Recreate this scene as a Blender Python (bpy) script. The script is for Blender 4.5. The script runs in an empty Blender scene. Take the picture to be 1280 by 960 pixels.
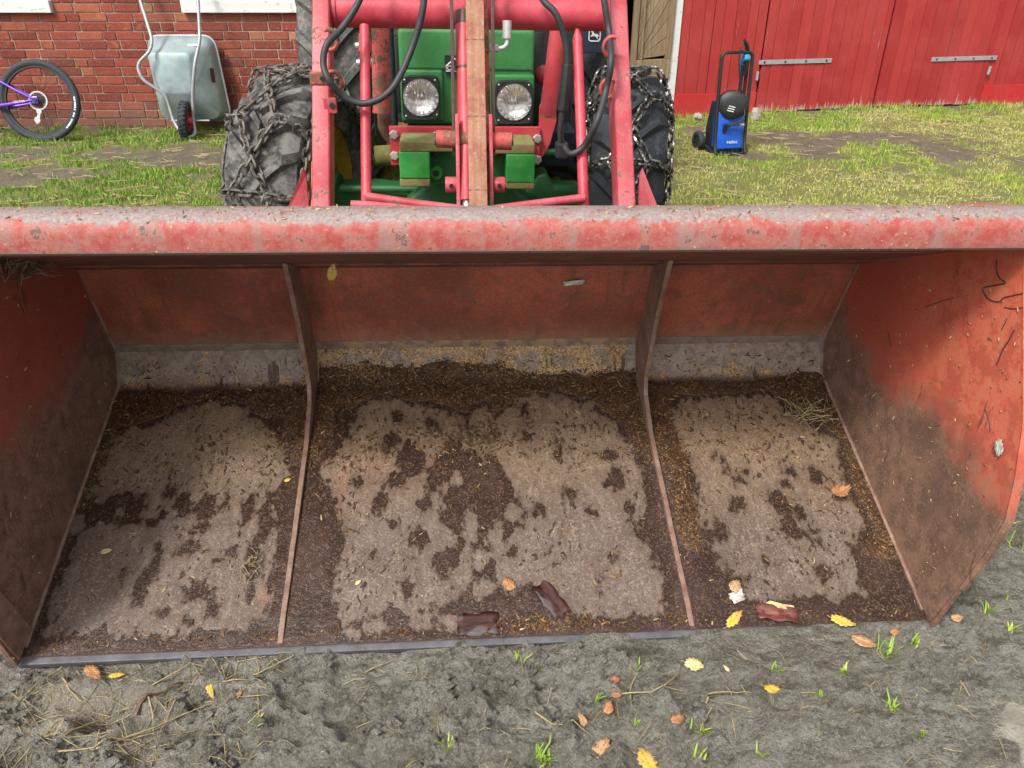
import bpy, bmesh, math, random
import numpy as np
from mathutils import Vector, Matrix
random.seed(7)
RNG = np.random.default_rng(11)
S = bpy.context.scene
COL = S.collection
R = math.radians

# ------------------------------------------------------------------ camera, sky, sun, exposure
H = 1.482
cam_d = bpy.data.cameras.new('camera')
cam_d.sensor_fit = 'HORIZONTAL'; cam_d.sensor_width = 36.0
cam_d.lens = 36.0 * 961.0 / 1280.0
cam_d.clip_start = 0.02; cam_d.clip_end = 3000
cam = bpy.data.objects.new('camera', cam_d); COL.objects.link(cam)
cam.location = (0, 0, H); cam.rotation_euler = (R(90 - 29.498), 0, 0)
S.camera = cam

SUN_EL, SUN_AZ = 52.0, 215.0            # azimuth measured clockwise from +Y: behind the camera, to its left
w = bpy.data.worlds.new('World'); S.world = w; w.use_nodes = True
wn = w.node_tree; wn.nodes.clear()
sky = wn.nodes.new('ShaderNodeTexSky'); sky.sky_type = 'NISHITA'; sky.sun_disc = False
sky.sun_elevation = R(SUN_EL); sky.sun_rotation = R(SUN_AZ); sky.dust_density = 4.0; sky.air_density = 1.0
hs = wn.nodes.new('ShaderNodeHueSaturation'); hs.inputs['Saturation'].default_value = 0.08
bg = wn.nodes.new('ShaderNodeBackground'); bg.inputs['Strength'].default_value = 0.105
wo = wn.nodes.new('ShaderNodeOutputWorld')
wn.links.new(sky.outputs[0], hs.inputs['Color']); wn.links.new(hs.outputs[0], bg.inputs['Color']); wn.links.new(bg.outputs[0], wo.inputs['Surface'])
sd = bpy.data.lights.new('sun', 'SUN'); sd.energy = 1.5; sd.angle = R(10); sd.color = (1.0, 0.94, 0.85)
sun = bpy.data.objects.new('sun', sd); COL.objects.link(sun)
az = R(SUN_AZ); el = R(SUN_EL)
to_sun = Vector((math.sin(az) * math.cos(el), math.cos(az) * math.cos(el), math.sin(el)))
sun.rotation_euler = to_sun.to_track_quat('Z', 'Y').to_euler()
sun.location = (-6, -8, 12)
S.view_settings.view_transform = 'Standard'; S.view_settings.look = 'None'
S.view_settings.exposure = 1.10; S.view_settings.gamma = 1.0; S.view_settings.use_curve_mapping = False

# ------------------------------------------------------------------ node helper
class NT:
    def __init__(s, name, rough=0.6, metal=0.0, spec=0.5):
        s.m = bpy.data.materials.new(name); s.m.use_nodes = True
        s.t = s.m.node_tree; s.b = s.t.nodes['Principled BSDF']
        s.b.inputs['Roughness'].default_value = rough; s.b.inputs['Metallic'].default_value = metal
        s.b.inputs['Specular IOR Level'].default_value = spec
        s.tc = s.t.nodes.new('ShaderNodeTexCoord')
    @property
    def obj(s): return s.tc.outputs['Object']
    def pos(s): return s.t.nodes.new('ShaderNodeNewGeometry').outputs['Position']
    def nrm(s): return s.tc.outputs['Normal']
    def rnd(s): return s.t.nodes.new('ShaderNodeObjectInfo').outputs['Random']
    def put(s, inp, v):
        if isinstance(v, bpy.types.NodeSocket): s.t.links.new(v, inp)
        elif isinstance(v, tuple) and len(v) == 3 and inp.type == 'RGBA': inp.default_value = (*v, 1)
        else: inp.default_value = v
    def noise(s, scale, detail=6, rough=0.6, vec=None, dist=0.0):
        n = s.t.nodes.new('ShaderNodeTexNoise'); n.inputs['Scale'].default_value = scale
        n.inputs['Detail'].default_value = detail; n.inputs['Roughness'].default_value = rough; n.inputs['Distortion'].default_value = dist
        s.put(n.inputs['Vector'], vec if vec is not None else s.obj); return n.outputs['Fac']
    def vor(s, scale, vec=None, feat='F1', out='Distance', rnd=1.0):
        n = s.t.nodes.new('ShaderNodeTexVoronoi'); n.feature = feat; n.inputs['Scale'].default_value = scale; n.inputs['Randomness'].default_value = rnd
        s.put(n.inputs['Vector'], vec if vec is not None else s.obj); return n.outputs[out]
    def vmap(s, sc=(1, 1, 1), rot=(0, 0, 0), vec=None, loc=(0, 0, 0)):
        n = s.t.nodes.new('ShaderNodeMapping'); n.inputs['Scale'].default_value = sc; n.inputs['Rotation'].default_value = rot; n.inputs['Location'].default_value = loc
        s.put(n.inputs['Vector'], vec if vec is not None else s.obj); return n.outputs[0]
    def vadd(s, a, b):
        n = s.t.nodes.new('ShaderNodeVectorMath'); n.operation = 'ADD'; s.put(n.inputs[0], a); s.put(n.inputs[1], b); return n.outputs[0]
    def ramp(s, f, stops, interp='LINEAR'):
        n = s.t.nodes.new('ShaderNodeValToRGB'); e = n.color_ramp; e.interpolation = interp
        while len(e.elements) < len(stops): e.elements.new(0.5)
        for el, (p, c) in zip(e.elements, stops):
            el.position = p; el.color = (c, c, c, 1) if not isinstance(c, tuple) else (*c, 1)
        s.put(n.inputs[0], f); return n.outputs[0]
    def mix(s, f, a, b, mode='MIX'):
        n = s.t.nodes.new('ShaderNodeMix'); n.data_type = 'RGBA'; n.blend_type = mode
        s.put(n.inputs[0], f); s.put(n.inputs[6], a); s.put(n.inputs[7], b); return n.outputs[2]
    def mth(s, op, a, b=0.0, c=0.0, clamp=False):
        n = s.t.nodes.new('ShaderNodeMath'); n.operation = op; n.use_clamp = clamp
        s.put(n.inputs[0], a); s.put(n.inputs[1], b); s.put(n.inputs[2], c); return n.outputs[0]
    def mp(s, v, a, b, c=0.0, d=1.0):
        n = s.t.nodes.new('ShaderNodeMapRange'); n.clamp = True; n.interpolation_type = 'SMOOTHSTEP'
        s.put(n.inputs[0], v)
        for i, q in enumerate((a, b, c, d)): s.put(n.inputs[i + 1], q)
        return n.outputs[0]
    def xyz(s, v=None):
        n = s.t.nodes.new('ShaderNodeSeparateXYZ'); s.put(n.inputs[0], v if v is not None else s.obj); return n.outputs
    def att(s, name, out='Fac'):
        n = s.t.nodes.new('ShaderNodeAttribute'); n.attribute_name = name; return n.outputs[out]
    def bump(s, h, strength=0.3, dist=0.01):
        n = s.t.nodes.new('ShaderNodeBump'); s.put(n.inputs['Strength'], strength); n.inputs['Distance'].default_value = dist
        s.put(n.inputs['Height'], h); s.t.links.new(n.outputs[0], s.b.inputs['Normal'])
    def done(s, col=None, rough=None, metal=None):
        if col is not None: s.put(s.b.inputs['Base Color'], col)
        if rough is not None: s.put(s.b.inputs['Roughness'], rough)
        if metal is not None: s.put(s.b.inputs['Metallic'], metal)
        return s.m

M = {}
def plain(name, col, rough=0.6, metal=0.0, var=0.25, scale=18.0, bump=0.1, spec=0.5):
    n = NT(name, rough, metal, spec)
    f = n.noise(scale, 6, 0.65)
    lo = tuple(c * (1 - var) for c in col); hi = tuple(min(1, c * (1 + var)) for c in col)
    c = n.ramp(f, [(0.3, lo), (0.7, hi)])
    if bump: n.bump(n.noise(scale * 6, 4, 0.7), bump, 0.004)
    M[name] = n.done(c); return M[name]

def worn(name, col, wear=(0.10, 0.055, 0.035), amount=0.40, rough=0.5, fade=None, dust=(0.33, 0.27, 0.2), dusta=0.25, scale=1.0, spec=0.4):
    """painted steel: faded coat, chips down to rusty metal, a little dust"""
    n = NT(name, rough, 0.0, spec)
    fade = fade or tuple(min(1, c * 1.35 + 0.03) for c in col)
    big = n.noise(3.5 * scale, 5, 0.6); mid = n.noise(14 * scale, 8, 0.7); fine = n.noise(70 * scale, 6, 0.75)
    c = n.mix(n.mp(big, 0.35, 0.65), col, fade)
    c = n.mix(n.mth('MULTIPLY', n.mp(fine, 0.45, 0.75), 0.35), c, tuple(q * 0.55 for q in col))
    chips = n.mp(n.mth('ADD', n.mth('MULTIPLY', mid, 0.65), n.mth('MULTIPLY', fine, 0.45)), 0.70 - amount * 0.22, 0.73 - amount * 0.2)
    c = n.mix(chips, c, n.mix(fine, wear, tuple(min(1, q * 2.4) for q in wear)))
    du = n.mth('MULTIPLY', n.mp(n.noise(30 * scale, 8, 0.8), 0.5, 0.8), dusta)
    c = n.mix(du, c, dust)
    n.bump(n.mth('ADD', n.mth('MULTIPLY', chips, -0.5), fine), 0.25, 0.003)
    M[name] = n.done(c, n.mth('ADD', n.mth('MULTIPLY', chips, 0.3), rough)); return M[name]

# ------------------------------------------------------------------ mesh helper
class MB:
    def __init__(s): s.v = []; s.f = []
    def add(s, vs, fs):
        o = len(s.v); s.v += [tuple(v) for v in vs]; s.f += [tuple(i + o for i in f) for f in fs]; return s
    def box(s, lo, hi, mtx=None):
        x0, y0, z0 = lo; x1, y1, z1 = hi
        vs = [(x0, y0, z0), (x1, y0, z0), (x1, y1, z0), (x0, y1, z0), (x0, y0, z1), (x1, y0, z1), (x1, y1, z1), (x0, y1, z1)]
        if mtx is not None: vs = [mtx @ Vector(v) for v in vs]
        return s.add(vs, [(0, 3, 2, 1), (4, 5, 6, 7), (0, 1, 5, 4), (1, 2, 6, 5), (2, 3, 7, 6), (3, 0, 4, 7)])
    def prism(s, poly, axis, a, b):
        """poly of 2D points extruded along axis from a to b"""
        n = len(poly)
        def P(p, q): return (q, p[0], p[1]) if axis == 'x' else ((p[0], q, p[1]) if axis == 'y' else (p[0], p[1], q))
        vs = [P(p, a) for p in poly] + [P(p, b) for p in poly]
        fs = [tuple(range(n))[::-1], tuple(range(n, 2 * n))] + [(i, (i + 1) % n, n + (i + 1) % n, n + i) for i in range(n)]
        return s.add(vs, fs)
    def tube(s, pts, r, seg=10, cap=True, closed=False, sx=1.0):
        pts = [Vector(p) for p in pts]; n = len(pts)
        rs = r if isinstance(r, (list, tuple)) else [r] * n
        T = []
        for i in range(n):
            if closed: t = pts[(i + 1) % n] - pts[i - 1]
            else: t = pts[min(i + 1, n - 1)] - pts[max(i - 1, 0)]
            T.append(t.normalized())
        up = Vector((0, 0, 1)) if abs(T[0].z) < 0.9 else Vector((1, 0, 0))
        N = (up - T[0] * up.dot(T[0])).normalized(); vs = []; fs = []
        for i in range(n):
            N = (N - T[i] * N.dot(T[i]))
            N = N.normalized() if N.length > 1e-6 else T[i].orthogonal().normalized()
            B = T[i].cross(N)
            for k in range(seg):
                a = 2 * math.pi * k / seg
                vs.append(pts[i] + (N * math.cos(a) * sx + B * math.sin(a)) * rs[i])
        for i in range(n if closed else n - 1):
            j = (i + 1) % n
            for k in range(seg):
                k2 = (k + 1) % seg; fs.append((i * seg + k, i * seg + k2, j * seg + k2, j * seg + k))
        if cap and not closed:
            fs.append(tuple(range(seg))[::-1]); fs.append(tuple((n - 1) * seg + k for k in range(seg)))
        return s.add(vs, fs)
    def lathe(s, prof, origin, axis, seg=32):
        """prof: (radius, along) pairs"""
        o = Vector(origin); A = Vector(axis).normalized(); N = A.orthogonal().normalized(); B = A.cross(N)
        vs = []; fs = []; n = len(prof)
        for (r, h) in prof:
            for k in range(seg):
                a = 2 * math.pi * k / seg
                vs.append(o + A * h + (N * math.cos(a) + B * math.sin(a)) * max(r, 1e-5))
        for i in range(n - 1):
            for k in range(seg):
                k2 = (k + 1) % seg; fs.append((i * seg + k, i * seg + k2, (i + 1) * seg + k2, (i + 1) * seg + k))
        return s.add(vs, fs)
    def build(s, name, mat, parent=None, smooth=None, bevel=0.0, bseg=2, kind=None, solid=0.0):
        me = bpy.data.meshes.new(name); me.from_pydata([tuple(v) for v in s.v], [], s.f); me.validate()
        bm = bmesh.new(); bm.from_mesh(me)
        bmesh.ops.recalc_face_normals(bm, faces=bm.faces)
        if bevel > 0:
            es = [e for e in bm.edges if len(e.link_faces) == 2 and e.calc_face_angle(0) > 0.5]
            bmesh.ops.bevel(bm, geom=es, offset=bevel, segments=bseg, affect='EDGES', profile=0.6, clamp_overlap=True)
        bm.to_mesh(me); bm.free()
        if smooth is not None:
            me.polygons.foreach_set('use_smooth', [True] * len(me.polygons))
            try: me.set_sharp_from_angle(angle=R(smooth))
            except Exception: pass
        if mat is not None: me.materials.append(M[mat] if isinstance(mat, str) else mat)
        o = bpy.data.objects.new(name, me); COL.objects.link(o)
        if solid:
            md = o.modifiers.new('thickness', 'SOLIDIFY'); md.thickness = solid; md.offset = 0
        if kind: o['kind'] = kind
        if parent is not None:
            o.parent = parent
            o.location = -Vector(parent.get('_org', (0, 0, 0)))
        return o

def sub(o, parent):
    """make o (built in the same frame) a sub-part of a part"""
    o.parent = parent; o.location = (0, 0, 0); return o
def tag(o, label=None, cat=None, group=None, kind=None):
    if label: o['label'] = label
    if cat: o['category'] = cat
    if group: o['group'] = group
    if kind: o['kind'] = kind
    return o
def spline(pts, n=8):
    P = [Vector(p) for p in pts]; P = [P[0] * 2 - P[1]] + P + [P[-1] * 2 - P[-2]]; out = []
    for i in range(1, len(P) - 2):
        for k in range(n):
            t = k / n; a, b, c, d = P[i - 1:i + 3]
            out.append(0.5 * ((2 * b) + (c - a) * t + (2 * a - 5 * b + 4 * c - d) * t * t + (3 * b - a - 3 * c + d) * t ** 3))
    out.append(P[-2]); return out
def fillet(pts, r, n=5):
    P = [Vector(p) for p in pts]; out = [P[0]]
    for i in range(1, len(P) - 1):
        a = P[i - 1] - P[i]; b = P[i + 1] - P[i]; q = min(r, a.length * 0.45, b.length * 0.45)
        s, e = P[i] + a.normalized() * q, P[i] + b.normalized() * q
        for k in range(n + 1):
            t = k / n; out.append(s * (1 - t) ** 2 + P[i] * 2 * t * (1 - t) + e * t * t)
    out.append(P[-1]); return out
def grid_obj(name, V, nx, ny, mat, parent=None, attrs=None, kind=None):
    """V: (ny*nx,3) array"""
    me = bpy.data.meshes.new(name); n = len(V)
    i = (np.arange(ny - 1)[:, None] * nx + np.arange(nx - 1)[None, :]).ravel()
    F = np.stack([i, i + 1, i + nx + 1, i + nx], 1)
    me.vertices.add(n); me.vertices.foreach_set('co', V.astype(np.float32).ravel())
    me.loops.add(F.size); me.loops.foreach_set('vertex_index', F.ravel().astype(np.int32))
    me.polygons.add(len(F)); me.polygons.foreach_set('loop_start', (np.arange(len(F)) * 4).astype(np.int32))
    me.polygons.foreach_set('use_smooth', np.ones(len(F), bool))
    me.update(calc_edges=True)
    for k, a in (attrs or {}).items():
        at = me.attributes.new(k, 'FLOAT', 'POINT'); at.data.foreach_set('value', a.astype(np.float32).ravel())
    me.materials.append(M[mat]); o = bpy.data.objects.new(name, me); COL.objects.link(o)
    if kind: o['kind'] = kind
    if parent is not None: o.parent = parent; o.location = -Vector(parent.get('_org', (0, 0, 0)))
    return o
def raw_mesh(name, V, F, mat, attrs=None):
    """V (n,3), F (m,k) arrays; one face size"""
    me = bpy.data.meshes.new(name); k = F.shape[1]
    me.vertices.add(len(V)); me.vertices.foreach_set('co', V.astype(np.float32).ravel())
    me.loops.add(F.size); me.loops.foreach_set('vertex_index', F.ravel().astype(np.int32))
    me.polygons.add(len(F)); me.polygons.foreach_set('loop_start', (np.arange(len(F)) * k).astype(np.int32))
    me.update(calc_edges=True)
    for kk, a in (attrs or {}).items():
        at = me.attributes.new(kk, 'FLOAT', 'POINT'); at.data.foreach_set('value', a.astype(np.float32).ravel())
    me.materials.append(M[mat]); o = bpy.data.objects.new(name, me); COL.objects.link(o); return o
def empty(name, loc, rz=0.0):
    o = bpy.data.objects.new(name, None); o.empty_display_size = 0.1; COL.objects.link(o)
    o.location = loc; o.rotation_euler = (0, 0, rz); return o
# the machine (bucket, loader, tractor) stands rolled and turned a little: one frame for all three
MROT = Matrix(((0.9973047, -0.07089408, 0.0189041), (0.07090866, 0.99748281, -0.0001011), (-0.01884933, 0.00144129, 0.9998213)))
MC = Vector((-0.0759, -1.3215, 1.487))
def mworld(p): return MROT @ (Vector(p) - MC) + Vector((0, 0, H))
def machine_root(name, base):
    o = empty(name, mworld(base)); o.rotation_euler = MROT.to_euler(); o['_org'] = base; return o
def vnoise(x, y, seed=0):
    xi = np.floor(x).astype(np.int64); yi = np.floor(y).astype(np.int64); fx = x - xi; fy = y - yi
    def h(a, b):
        n = (a * 374761393 + b * 668265263 + seed * 974711) & 0x7fffffff
        n = ((n ^ (n >> 13)) * 1274126177) & 0x7fffffff
        return ((n ^ (n >> 16)) & 0xffff) / 65535.0
    u = fx * fx * fx * (fx * (fx * 6 - 15) + 10); v = fy * fy * fy * (fy * (fy * 6 - 15) + 10)
    return (h(xi, yi) * (1 - u) + h(xi + 1, yi) * u) * (1 - v) + (h(xi, yi + 1) * (1 - u) + h(xi + 1, yi + 1) * u) * v
def fbm(x, y, sc, oct=5, seed=0, gain=0.5):
    x = np.asarray(x, float) * sc; y = np.asarray(y, float) * sc; t = 0; a = 1; s = 0
    for o in range(oct):
        t = t + a * vnoise(x, y, seed + o * 17); s += a; a *= gain; x = x * 2.03 + 5.3; y = y * 2.03 + 1.7
    return t / s
def sstep(a, b, x):
    t = np.clip((x - a) / (b - a), 0, 1); return t * t * (3 - 2 * t)
def sdpoly(px, py, poly):
    """signed distance, negative inside"""
    d = np.full(px.shape, 1e9); ins = np.zeros(px.shape, bool); n = len(poly)
    for i in range(n):
        ax, ay = poly[i]; bx, by = poly[(i + 1) % n]
        ex, ey = bx - ax, by - ay; wx, wy = px - ax, py - ay
        t = np.clip((wx * ex + wy * ey) / max(ex * ex + ey * ey, 1e-12), 0, 1)
        d = np.minimum(d, (wx - ex * t) ** 2 + (wy - ey * t) ** 2)
        c = ((ay <= py) & (by > py)) | ((by <= py) & (ay > py))
        with np.errstate(divide='ignore', invalid='ignore'):
            xx = ax + (py - ay) / (by - ay if by != ay else 1e-9) * ex
        ins ^= c & (px < xx)
    return np.where(ins, -np.sqrt(d), np.sqrt(d))
# ------------------------------------------------------------------ materials
# bucket floor: dry crust, wet patches, wood debris
n = NT('bucket_floor', 0.8)
P = n.obj
wet = n.att('wet'); deb = n.att('deb'); low = n.att('low'); dust = n.att('dust')
n1 = n.noise(7, 6, 0.6); n2 = n.noise(38, 6, 0.7); n3 = n.noise(150, 4, 0.75)
spk = n.vor(250, out='Color'); sx_ = n.xyz(spk)[0]
sv = n.vmap((1.0, 0.28, 0.28))
brush = n.noise(60, 5, 0.65, vec=sv)
lace = n.noise(26, 3, 0.5, vec=n.vmap((1.25, 0.7, 0.7)), dist=0.25); lace2 = n.noise(62, 3, 0.5, vec=n.vmap((1.25, 0.75, 0.75)), dist=0.2)
wv = n.mth('ADD', wet, n.mth('ADD', n.mth('MULTIPLY', n.mth('SUBTRACT', lace, 0.5), 0.065), n.mth('MULTIPLY', n.mth('SUBTRACT', lace2, 0.5), 0.045)))
drops = n.mth('MULTIPLY', n.mp(n.mth('ADD', lace2, n.mth('MULTIPLY', n.mth('SUBTRACT', n2, .5), .12)), 0.60, 0.615), n.mp(n.noise(6, 3, 0.5, vec=n.vmap((1, .7, .7), loc=(3, 1, 2))), 0.46, 0.53))
wm = n.mth('MAXIMUM', n.mp(wv, -0.007, 0.007), n.mth('MULTIPLY', drops, 0.9))
dry = n.mix(n.mp(n1, 0.33, 0.67), (0.112, 0.078, 0.062), (0.165, 0.124, 0.102))
dry = n.mix(n.mth('MULTIPLY', n.mp(n.noise(11, 4, .6, vec=n.vmap((1, 1, 1), loc=(5, 2, 1))), 0.5, 0.66), 0.5), dry, (0.15, 0.133, 0.115))
dry = n.mix(n.mth('MULTIPLY', n.att('tan'), n.mp(n2, 0.22, 0.55, 0.25, 1.0)), dry, (0.25, 0.168, 0.088))
dry = n.mix(n.att('rust'), dry, (0.27, 0.125, 0.075))
dry = n.mix(n.mth('MULTIPLY', n.mp(brush, 0.45, 0.62), 0.35), dry, (0.12, 0.08, 0.064)); dry = n.mix(n.mth('MULTIPLY', n.mp(brush, 0.5, 0.36), 0.35), dry, (0.30, 0.235, 0.195))
dry = n.mix(n.mth('MULTIPLY', n.mp(sx_, 0.70, 0.97), 0.5), dry, (0.36, 0.275, 0.20)); dry = n.mix(n.mth('MULTIPLY', n.mp(sx_, 0.3, 0.08), 0.45), dry, (0.09, 0.06, 0.047))
dry = n.mix(n.mth('MULTIPLY', n.mp(n2, 0.52, 0.68), 0.45), dry, (0.125, 0.085, 0.066))
dry = n.mix(n.mth('MULTIPLY', n.mp(wv, -0.05, 0.0), 0.4), dry, (0.10, 0.066, 0.047))
wetc = n.mix(n.mp(n1, 0.35, 0.68), (0.030, 0.017, 0.012), (0.062, 0.036, 0.027))
wetc = n.mix(n.mp(wv, 0.012, 0.045), (0.034, 0.019, 0.012), wetc)
wetc = n.mix(n.mth('MULTIPLY', n.mp(sx_, 0.65, 0.95), 0.55), wetc, (0.16, 0.10, 0.075)); wetc = n.mix(n.mth('MULTIPLY', n.mp(brush, 0.5, 0.65), 0.35), wetc, (0.035, 0.02, 0.016))
c = n.mix(wm, dry, wetc)
# the turned-up rear of the floor: bare grey steel with golden sawdust stuck to it
grey = n.mix(n.mp(n2, 0.38, 0.62), (0.22, 0.165, 0.125), (0.34, 0.275, 0.225))
dpat = n.mth('ADD', dust, n.mth('ADD', n.mth('MULTIPLY', n.mth('SUBTRACT', n.noise(9, 4, .6, vec=n.vmap((1.6, 1, .5))), 0.5), 1.6), n.mth('MULTIPLY', n.mth('SUBTRACT', n2, .5), 1.0)))
gold = n.ramp(sx_, [(0.0, (0.20, 0.115, 0.045)), (0.5, (0.40, 0.25, 0.11)), (1.0, (0.60, 0.42, 0.21))])
grey = n.mix(n.mp(dpat, 0.42, 0.56), grey, gold)
grey = n.mix(n.mp(n.noise(10, 3, .5, vec=n.vmap((2.4, 1, .2), loc=(1, 0, 0))), .63, .66), grey, (0.085, 0.045, 0.033))
c = n.mix(low, c, grey)
dm = n.mp(n.mth('ADD', deb, n.mth('MULTIPLY', n.mth('SUBTRACT', n2, 0.5), 0.9)), 0.42, 0.56)
dc = n.ramp(sx_, [(0.0, (0.022, 0.011, 0.005)), (0.55, (0.065, 0.032, 0.013)), (0.85, (0.13, 0.066, 0.025)), (1.0, (0.27, 0.15, 0.06))])
c = n.mix(dm, c, dc)
crumb = n.mp(n.vor(60), 0.10, 0.06)
c = n.mix(n.mth('MULTIPLY', crumb, n.mp(n1, 0.45, 0.6)), c, (0.36, 0.24, 0.12))
rg = n.mth('ADD', n.mth('MULTIPLY', wm, n.mth('MULTIPLY', n.mth('SUBTRACT', 1.0, low), -0.22)), 0.48); rg = n.mth('ADD', rg, n.mth('MULTIPLY', dm, 0.3), 0, True)
hgt = n.mth('ADD', n.mth('MULTIPLY', sx_, 0.5), n.mth('ADD', n.mth('MULTIPLY', n2, 0.8), n.mth('MULTIPLY', n3, 0.5)))
hgt = n.mth('ADD', hgt, n.mth('MULTIPLY', dm, 0.6)); hgt = n.mth('ADD', hgt, n.mth('MULTIPLY', wm, -0.25))
n.bump(hgt, 0.5, 0.005)
M['bucket_floor'] = n.done(c, rg)

def bucket_red(name, base, dirt_light, extra=None):
    n = NT(name, 0.7, 0.0, 0.35)
    b = n.noise(4, 6, 0.6); m = n.noise(22, 8, 0.72); f = n.noise(120, 5, 0.75)
    c = n.mix(n.mp(b, 0.38, 0.62), base, tuple(q * 0.58 for q in base)); b2 = n.noise(9, 6, .65, vec=n.vmap((1, 1, 1), loc=(4, 2, 7))); c = n.mix(n.mth('MULTIPLY', n.mp(b2, .52, .66), .55), c, (0.13, 0.065, 0.04))
    c = n.mix(n.mth('MULTIPLY', n.mp(f, 0.45, 0.66), 0.6), c, (0.15, 0.07, 0.042)); c = n.mix(n.mth('MULTIPLY', n.mp(f, 0.46, 0.3), 0.4), c, tuple(min(1, q * 1.2 + .05) for q in base))
    c = n.mix(n.mth('MULTIPLY', n.mp(m, 0.50, 0.66), 0.6), c, (0.17, 0.095, 0.066))
    c = dirt_light(n, c, b, m, f)
    sp = n.mth('MULTIPLY', n.mp(n.vor(75), 0.17, 0.08), n.mp(n.noise(7, 3), 0.4, 0.6))
    c = n.mix(n.mth('MULTIPLY', sp, 0.8), c, (0.34, 0.22, 0.11))
    n.bump(n.mth('ADD', f, n.mth('MULTIPLY', sp, 1.5)), 0.3, 0.004)
    M[name] = n.done(c)
def d_back(n, c, b, m, f):
    x, y, z = n.xyz()
    low = n.mth('MULTIPLY', n.mp(n.mth('ADD', z, n.mth('MULTIPLY', m, 0.16)), 0.60, 0.46), 0.75)
    c = n.mix(low, c, (0.33, 0.21, 0.13))
    st = n.noise(9, 5, 0.6, vec=n.vmap((3.5, 1, 0.25)))
    return n.mix(n.mth('MULTIPLY', n.mp(st, 0.55, 0.72), 0.5), c, (0.13, 0.062, 0.042))
bucket_red('back_red', (0.43, 0.115, 0.068), d_back)
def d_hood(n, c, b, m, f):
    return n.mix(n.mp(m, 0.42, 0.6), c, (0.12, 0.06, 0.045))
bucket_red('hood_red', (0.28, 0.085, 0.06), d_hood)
def d_low(n, c, b, m, f):
    x, y, z = n.xyz()
    c = n.mix(n.mp(m, 0.38, 0.62), (0.19, 0.135, 0.108), (0.27, 0.21, 0.178))
    mid = n.mth('MULTIPLY', n.mp(n.mth('ABSOLUTE', x), 0.5, 0.42), n.mp(n.mth('ADD', m, n.mth('MULTIPLY', n.noise(6, 3, 0.5, vec=n.vmap((2, 1, 0.3))), 0.5)), 0.72, 0.8))
    c = n.mix(n.mth('MULTIPLY', mid, 0.85), c, n.mix(f, (0.30, 0.19, 0.10), (0.46, 0.32, 0.18)))
    c = n.mix(n.mth('MULTIPLY', n.mp(n.mth('ADD', z, n.mth('MULTIPLY', m, 0.05)), 0.365, 0.345), 0.8), c, n.mix(f, (0.22, 0.13, 0.06), (0.40, 0.26, 0.13)))
    return n.mix(n.mth('MULTIPLY', n.mp(f, 0.5, 0.7), 0.8), c, (0.36, 0.26, 0.17))
bucket_red('low_panel', (0.15, 0.11, 0.085), d_low)
def d_side(n, c, b, m, f, shaded=0):
    x, y, z = n.xyz()
    wob = n.mth('ADD', n.mth('MULTIPLY', n.mth('SUBTRACT', b, 0.5), 0.34), n.mth('MULTIPLY', n.mth('SUBTRACT', m, 0.5), 0.16))
    # red paint, skylight painted in towards the front; scoured brown steel low down
    d = n.mth('ADD', n.mth('MULTIPLY', y, 0.10), n.mth('SUBTRACT', wob, z))
    br = n.mp(d, -0.53, -0.40)
    red = n.mix(n.mp(f, 0.4, 0.7), (0.60, 0.125, 0.07), (0.48, 0.095, 0.056))
    fr = n.mp(n.mth('ADD', y, wob), 0.60, 0.12)
    red = n.mix(fr, n.mix(n.mp(f, 0.4, 0.65), (0.42, 0.075, 0.045), (0.28, 0.07, 0.048)), red)
    pale = n.mth('MULTIPLY', n.mth('MULTIPLY', n.mp(m, 0.42, 0.62), fr), 0.55)
    red = n.mix(pale, red, (0.58, 0.20, 0.115)); red = n.mix(n.mth('MULTIPLY', n.mp(n.mth('SUBTRACT', b, m), 0.02, 0.12), 0.5), red, (0.36, 0.075, 0.05))
    brn = n.mix(n.mp(m, 0.38, 0.62), (0.135, 0.078, 0.055), (0.23, 0.13, 0.09))
    brn = n.mix(n.mp(f, 0.5, 0.7), brn, (0.33, 0.21, 0.14)); brn = n.mix(n.mth('MULTIPLY', n.mp(b, 0.5, 0.62), 0.5), brn, (0.10, 0.06, 0.045))
    if shaded: red = n.mix(n.mp(b, 0.3, 0.7, 0.45, 0.85), red, n.mix(f, (0.16, 0.05, 0.038), (0.26, 0.07, 0.05)))  # left plate: its shade is mixed into the red as darker paint
    c = n.mix(br, red, brn)
    sc = n.noise(5, 6, 0.6, vec=n.vmap((1, 9, 1.6), (R(35), 0, 0)), dist=0.4)
    return n.mix(n.mth('MULTIPLY', n.mp(sc, 0.64, 0.68), 0.6), c, (0.07, 0.035, 0.025))
bucket_red('side_red', (0.5, 0.09, 0.05), d_side)
bucket_red('side_shaded', (0.5, 0.09, 0.05), lambda n, c, b, m, f: d_side(n, c, b, m, f, 1))
# top beam: red front, the soft highlight along its rounded top painted grey
n = NT('beam_red', 0.55, 0.0, 0.4)
x, y, z = n.xyz(); b = n.noise(4, 5, 0.6); m = n.noise(26, 8, 0.7); f = n.noise(130, 5, 0.75); st = n.noise(12, 6, 0.7, vec=n.vmap((1, 1, 0.15)))
red = n.mix(n.mp(m, 0.38, 0.62), (0.36, 0.065, 0.056), (0.40, 0.15, 0.125)); red = n.mix(n.mth('MULTIPLY', n.mp(st, 0.5, 0.62), 0.8), red, (0.30, 0.19, 0.17)); red = n.mix(n.mth('MULTIPLY', n.mp(f, 0.52, 0.68), 0.5), red, (0.50, 0.25, 0.18))
grey = n.mix(n.mp(f, 0.35, 0.7), (0.21, 0.165, 0.158), (0.35, 0.29, 0.275)); grey = n.mix(n.mth('MULTIPLY', n.mp(m, 0.5, 0.65), 0.45), grey, (0.36, 0.15, 0.12))
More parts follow.
